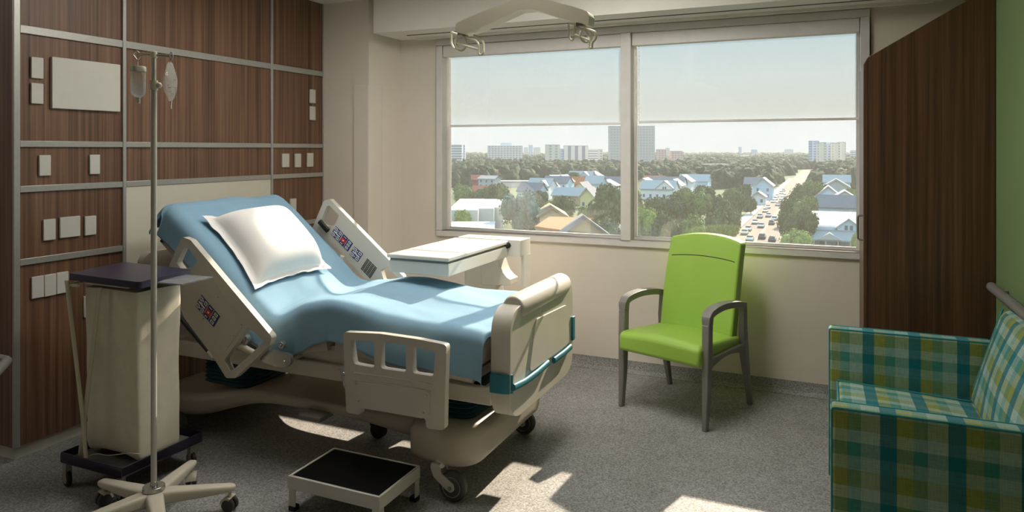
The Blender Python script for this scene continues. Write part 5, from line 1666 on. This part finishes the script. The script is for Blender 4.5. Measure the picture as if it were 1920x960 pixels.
def gable(parent, px0, px1, yapex, yeave, d, dp, wall, roof, name):
    p, q = atd(px0, yeave, d), atd(px1, yeave, d); m_ = atd((px0 + px1) / 2 - 2, yapex, d)
    u = (q - p); n_ = V((-u.y, u.x, 0)).normalized() * dp
    if n_.y < 0: n_ = -n_
    mb = MB(); f = [V((p.x, p.y, GZ)), V((q.x, q.y, GZ)), q, m_, p]
    mb.loft([f, [v + n_ for v in f]]); build(mb, 'wall', wall, parent)
    mb = MB(); o1 = (q - p).normalized() * .8; up = V((0, 0, .45)); bk = n_ * 1.06; ft = -n_.normalized() * .8
    for a, b in ((p - o1 - V((0, 0, .5)), m_), (m_, q + o1 - V((0, 0, .5)))):
        mb.loft([[a + ft, b + ft, b + ft + up, a + ft + up], [a + bk, b + bk, b + bk + up, a + bk + up]])
    build(mb, name, roof, parent)
gable(g2, 1012, 1062, 391, 406, 186, 14, WALL['tan'], ROOF['tan'], 'roof')
g3 = empty('gabled_hall', (atd(1004, 280, 200).x, atd(1004, 280, 200).y, GZ), 'smaller tan gable left of the tan gabled hall', 'building')
gable(g3, 993, 1014, 391, 399, 206, 10, WALL['tan'], ROOF['tan'], 'roof')
g4 = empty('dark_gable', (atd(1100, 280, 150).x, atd(1100, 280, 150).y, GZ), 'dark-roofed gable cutting across the trees below the mullion', 'building')
gable(g4, 1058, 1140, 410, 442, 142, 7, WALL['tan'], ROOF['slate'], 'roof')

# long low buildings at the edge of the woods
def lowb(px0, px1, ytop, d, rgb, label, dp=14, roof=None):
    p, q = atd(px0, 280, d), atd(px1, 280, d)
    r = empty('low_building', ((p.x + q.x) / 2, (p.y + q.y) / 2, GZ), label, 'building', 'long low buildings in the distance')
    zt = atd(px0, ytop, d).z
    m = flat('low_building_%d' % px0, rgb, .85, var=.04, scale=.3)
    obox(p, q, dp, GZ, zt, 'wall', m, r)
    w3 = (V((q.x, q.y, 0)) - V((p.x, p.y, 0))).normalized()
    obox(p - w3 * .5 - V((0, .5, 0)), q + w3 * .5 - V((0, .5, 0)), dp + 1, zt + .01, zt + .6, 'roof', roof or ROOF['white'], r)
lowb(934, 1036, 341.5, 448, (206, 202, 196), 'long low white building behind the left house cluster', roof=ROOF['grey'])
lowb(1034, 1060, 331, 475, (226, 226, 222), 'low white building behind the blue roofs')
lowb(1008, 1036, 338, 430, (214, 128, 108), 'low terracotta building behind the left house cluster', roof=ROOF['terracotta'])
lowb(1392, 1412, 291, 1500, (236, 234, 228), 'white low block on the horizon left of the avenue')
lowb(1413, 1440, 293, 1450, (230, 226, 216), 'long cream block on the horizon above the avenue')
lowb(1450, 1487, 301, 980, (232, 190, 160), 'peach-coloured low block at the far end of the avenue')
lowb(1300, 1340, 296, 1200, (206, 130, 100), 'long brick-red building in the woods above the green chair')
lowb(1255, 1290, 296, 1150, (226, 222, 214), 'long pale building in the woods right of the tall slab tower', dp=10)
lowb(1577, 1606, 295, 1400, (236, 196, 176), 'pinkish low block below the right-hand towers')
# flat canopy on a post
cp = atd(1333, 309, 560); q0, q1 = atd(1321, 309, 560), atd(1366, 309, 560)
cr = empty('canopy', (cp.x, cp.y, GZ), 'white flat canopy on a single post in the woods', 'canopy')
obox(q0, q1, 6, q0.z, q0.z + .7, 'roof', ROOF['white'], cr)
obox(atd(1332, 309, 562), atd(1335, 309, 562), 1.2, GZ, q0.z, 'post', ROOF['white'], cr)

# ---- towers on the skyline
def facade(name, wall, glass, sx, sz, fx=.55, fz=.5):
    """wall with rows of windows: sx, sz bay and storey in metres; share of wall in each"""
    m, nt, bs = new_mat(name); L = nt.links
    uv = N(nt, 'ShaderNodeUVMap'); sp = N(nt, 'ShaderNodeSeparateXYZ'); L.new(uv.outputs['UV'], sp.inputs['Vector'])
    def g(sock, per, fr_):
        d = N(nt, 'ShaderNodeMath', operation='DIVIDE'); L.new(sock, d.inputs[0]); d.inputs[1].default_value = per
        f = N(nt, 'ShaderNodeMath', operation='FRACT'); L.new(d.outputs[0], f.inputs[0])
        t = N(nt, 'ShaderNodeMath', operation='GREATER_THAN'); L.new(f.outputs[0], t.inputs[0]); t.inputs[1].default_value = fr_
        return t.outputs[0]
    mu = N(nt, 'ShaderNodeMath', operation='MULTIPLY'); L.new(g(sp.outputs['X'], sx, fx), mu.inputs[0]); L.new(g(sp.outputs['Y'], sz, fz), mu.inputs[1])
    mx = N(nt, 'ShaderNodeMix', data_type='RGBA'); L.new(mu.outputs[0], mx.inputs['Factor']); mx.inputs['A'].default_value = lin(*wall); mx.inputs['B'].default_value = lin(*glass)
    L.new(mx.outputs['Result'], bs.inputs['Base Color']); bs.inputs['Roughness'].default_value = .6
    return m
FC = {'bands': facade('banded_facade', (222, 217, 214), (142, 142, 153), 900, 3.2, 0, .5), 'grid': facade('grid_facade', (222, 214, 208), (169, 163, 163), 4.5, 3.2, .4, .45),
      'stripes': facade('striped_facade', (229, 223, 211), (142, 145, 160), 9, 900, .55, 0), 'pink': facade('pink_facade', (216, 181, 174), (177, 142, 139), 4, 3.2, .4, .5),
      'blue': facade('blue_facade', (196, 202, 216), (133, 145, 174), 5, 3.2, .25, .3), 'slab': facade('slab_facade', (204, 193, 187), (181, 169, 168), 3.4, 3.2, .45, .5), 'cream': facade('cream_facade', (229, 217, 198), (181, 168, 160), 7, 3.2, .6, .35)}
def tower(px0, px1, ytop, d, fc, label, crown=None, dp=12):
    p, q = atd(px0, 280, d), atd(px1, 280, d); zt = atd(px0, ytop, d).z
    r = empty('apartment_tower', ((p.x + q.x) / 2, (p.y + q.y) / 2, GZ), label, 'tower block', 'tower blocks on the skyline')
    u = (V((q.x, q.y, 0)) - V((p.x, p.y, 0))); n_ = V((-u.y, u.x, 0)).normalized()
    if n_.y < 0: n_ = -n_
    P = [V((p.x, p.y, 0)), V((q.x, q.y, 0)), V((q.x, q.y, 0)) + n_ * dp, V((p.x, p.y, 0)) + n_ * dp]
    mb = MB(); mb.loft([[V((a.x, a.y, GZ)) for a in P], [V((a.x, a.y, zt)) for a in P]])
    bm = mb.bm; ul = bm.loops.layers.uv.new('UVMap'); ax = u.normalized()
    for f in bm.faces:
        for l in f.loops:
            v = l.vert.co - P[0]; fn_ = abs((f.normal if f.normal.length else n_).dot(n_))
            l[ul].uv = (v.dot(ax) + v.dot(n_), v.z)
    build(mb, 'wall', FC[fc], r)
    if crown:
        a, b, h = crown
        obox(atd(a, 280, d + 4), atd(b, 280, d + 4), dp * .6, zt + .01, atd(px0, h, d).z, 'roof_block', WALL['white'], r)
    w3 = u.normalized(); obox(p + w3 * .02 - n_ * 0, q - w3 * .02, dp, zt + .005, zt + .8, 'parapet', WALL['grey'], r) if not crown else None
TW = [
 (838, 866, 272.5, 900, 'bands', 'grey banded apartment block at the far left of the view', None), (868, 872, 273, 925, 'blue', 'narrow pale slab beside the grey banded block at far left', None),
 (914, 980, 273, 1050, 'grid', 'wide white apartment block left of centre on the skyline', (938, 960, 268)),
 (982, 990, 277, 1700, 'grid', 'small hazy block right of the wide white apartment block', None), (991, 999, 272.5, 1800, 'blue', 'small hazy pointed block, taller one of the faint group', None), (1000, 1013, 277, 1750, 'grid', 'small hazy block left of the cream striped tower', None),
 (1023, 1050, 272.5, 820, 'cream', 'cream and grey striped tower with dark side', None), (1051, 1057, 280, 900, 'blue', 'low grey block between the cream tower and the striped slab', None),
 (1057.5, 1103, 274, 900, 'stripes', 'wide white slab with grey vertical stripes', None), (1104.5, 1122, 281, 930, 'bands', 'lower grey block right of the striped slab', None), (1122.5, 1130, 281, 900, 'grid', 'small white block at the end of the striped group', None),
 (1143, 1228, 237.5, 820, 'slab', 'tallest pinkish slab tower behind the window mullion', None),
 (1233, 1249, 281, 1000, 'pink', 'pink block right of the tallest slab tower', None), (1250, 1256, 278, 1600, 'grid', 'faint narrow block behind the pink ones', None), (1258, 1280, 284, 1000, 'pink', 'wider low pink block right of the tallest slab tower', None),
 (1387, 1390.5, 276, 2200, 'blue', 'thin distant spire-like block on the horizon', None), (1411, 1420, 281, 2000, 'blue', 'small hazy cube on the horizon above the white low block', None), (1474, 1487, 280.5, 1900, 'grid', 'small hazy block on the horizon above the avenue', None),
 (1523.5, 1536, 265, 900, 'blue', 'blue-grey tower, leftmost of the right-hand cluster', None), (1538, 1550, 268, 835, 'cream', 'cream tower, second in the right-hand cluster', None), (1551, 1565, 270, 870, 'blue', 'glassy middle tower of the right-hand cluster', (1553, 1564, 266.5)),
 (1565.5, 1575, 269, 845, 'cream', 'cream tower right of the glassy middle tower', None), (1578, 1586, 267.5, 880, 'cream', 'narrow tower, rightmost of the right-hand cluster', None), (1600, 1622, 283, 1200, 'bands', 'banded block at the right edge of the window', None),
]
for t in TW: tower(t[0], t[1], t[2], t[3], t[4], t[5], t[6])

FOOT = []
for o in list(COL.objects):
    if o.type == 'MESH' and o.parent is not None and o.parent.get('category') in ('tower block', 'building', 'house', 'canopy', 'tree') and o.name.split('.')[0] in ('wall', 'main_block', 'recessed_block', 'end_block', 'roof', 'roof_slab', 'crown'):
        b_ = o.parent.location; sc_ = o.parent.scale
        xs = [v.co.x * sc_.x for v in o.data.vertices]; ys = [v.co.y * sc_.y for v in o.data.vertices]
        FOOT.append((b_.x + min(xs), b_.x + max(xs), b_.y + min(ys), b_.y + max(ys)))
# far woods: nobody could count them
rnd = random.Random(5)
mb = MB(); cnt = 0
def blob(c, r, h):
    vs, fs = [], []
    nu, nv = 7, 4
    for i in range(1, nv + 1):
        th = PI * .5 * (i / nv) * 1.25
        for k in range(nu):
            f = 1 + rnd.uniform(-.22, .22)
            ph = 2 * PI * (k + .5 * (i % 2)) / nu
            vs.append((c.x + r * f * math.sin(th) * math.cos(ph), c.y + r * f * math.sin(th) * math.sin(ph), c.z + h * max(-.02, math.cos(th) * f)))
    vs.append((c.x, c.y, c.z + h))
    for i in range(nv - 1):
        fs += [(i * nu + k, (i + 1) * nu + k, (i + 1) * nu + (k + 1) % nu, i * nu + (k + 1) % nu) for k in range(nu)]
    fs += [(len(vs) - 1, k, (k + 1) % nu) for k in range(nu)]
    mb.add(vs, fs)
while cnt < 12500:
    u = rnd.random()
    d = 430 * (3300 / 430.0) ** (u ** .9)
    px = rnd.uniform(815, 1660) if cnt < 7000 else rnd.choice((rnd.uniform(420, 815), rnd.uniform(1660, 2150)))
    p = atd(px, 280, d); p.z = GZ
    if RX0 - 8 < p.x < RX1 + 5 and p.y < 900: continue
    if d < 520 and (960 < px < 1150 or 1180 < px < 1300) and rnd.random() < .8: continue
    r = rnd.uniform(3.2, 5.8) * (1 + d / 2200.0)
    if any(a - r * 1.3 < p.x < b + r * 1.3 and c - r * 1.3 < p.y < e_ + r * 1.3 for a, b, c, e_ in FOOT): continue
    blob(p, r, rnd.uniform(7, 12.5)); cnt += 1
fo = build(mb, 'distant_woods', woods_mat(), None, weld=0, fixn=False, sharp=180)
tag(fo, 'hazy band of dark green woods below the skyline', 'woods', None, 'stuff')


# ---- summer haze over the town
hz = MB(); hz.box(-2600, 70, GZ - .5, 1800, 3400, 110)
hm_, hnt, hbs = new_mat('summer_haze'); hnt.nodes.remove(hbs)
vsn = N(hnt, 'ShaderNodeVolumeScatter'); vsn.inputs['Color'].default_value = (.97, .98, 1, 1); vsn.inputs['Density'].default_value = .00009; vsn.inputs['Anisotropy'].default_value = .2
hnt.links.new(vsn.outputs[0], hnt.nodes['Material Output'].inputs['Volume'])
ho = build(hz, 'haze', hm_, None); tag(ho, 'pale summer haze lying over the town and woods', 'haze', None, 'stuff')
# ------------------------------------------------------------------ light
w = bpy.data.worlds.new('sky'); SC.world = w; w.use_nodes = True
nt = w.node_tree; L = nt.links
bg_ = nt.nodes['Background']
tc = N(nt, 'ShaderNodeTexCoord'); sp = N(nt, 'ShaderNodeSeparateXYZ'); L.new(tc.outputs['Generated'], sp.inputs['Vector'])
rp = N(nt, 'ShaderNodeValToRGB'); e = rp.color_ramp.elements
stops = ((0.0, (194, 208, 216), 1.0), (0.030, (188, 207, 219), 1.0), (0.050, (190, 194, 188), .95), (0.10, (196, 214, 220), 1.0), (0.165, (164, 206, 228), 1.0), (0.3, (185, 214, 232), 1.6), (0.5, (185, 212, 232), 2.6), (1.0, (170, 205, 232), 2.6))
while len(e) < len(stops): e.new(.5)
for k, (p, c, g) in zip(e, stops):
    k.position = p; k.color = tuple(x * g for x in lin(*c)[:3]) + (1,)
L.new(sp.outputs['Z'], rp.inputs['Fac']); L.new(rp.outputs['Color'], bg_.inputs['Color'])
bg_.inputs['Strength'].default_value = 0.95

sd = bpy.data.lights.new('sun', 'SUN'); sd.energy = 14.0; sd.angle = math.radians(.6); sd.color = (1, .83, .66)
so = bpy.data.objects.new('sun', sd); COL.objects.link(so)
so.rotation_euler = V((.12, 1, .57)).to_track_quat('Z', 'Y').to_euler()
so.location = (0, 20, 15)

pd = bpy.data.lights.new('window_portal', 'AREA'); pd.shape = 'RECTANGLE'; pd.size = WX1 - WX0; pd.size_y = WZ1 - WZ0
pd.cycles.is_portal = True
po = bpy.data.objects.new('window_portal', pd); COL.objects.link(po); po.location = ((WX0 + WX1) / 2, WY + .2, (WZ0 + WZ1) / 2); po.rotation_euler = (-PI / 2, 0, 0)

troffer(-1.15, 3.3, .3, .6, 23.0, 'recessed square ceiling light above the middle of the room')
troffer(-2.6, 3.0, .3, .6, 9.0, 'recessed ceiling light above the bed')

troffer(-5.2, .8, .3, .6, 5.0, 'added out-of-view ceiling light brightening the sofa from the left')  # added lamp, out of view, brightens the sofa arm and hamper
vs = SC.view_settings
vs.view_transform = 'Standard'; vs.look = 'None'; vs.gamma = 1.0; vs.use_curve_mapping = False
vs.exposure = 0.0
SC.cycles.max_bounces = 8; SC.cycles.diffuse_bounces = 4; SC.cycles.transparent_max_bounces = 16
SC.cycles.sample_clamp_indirect = 6.0
SC.cycles.caustics_reflective = False; SC.cycles.caustics_refractive = False
SC.cycles.use_denoising = True
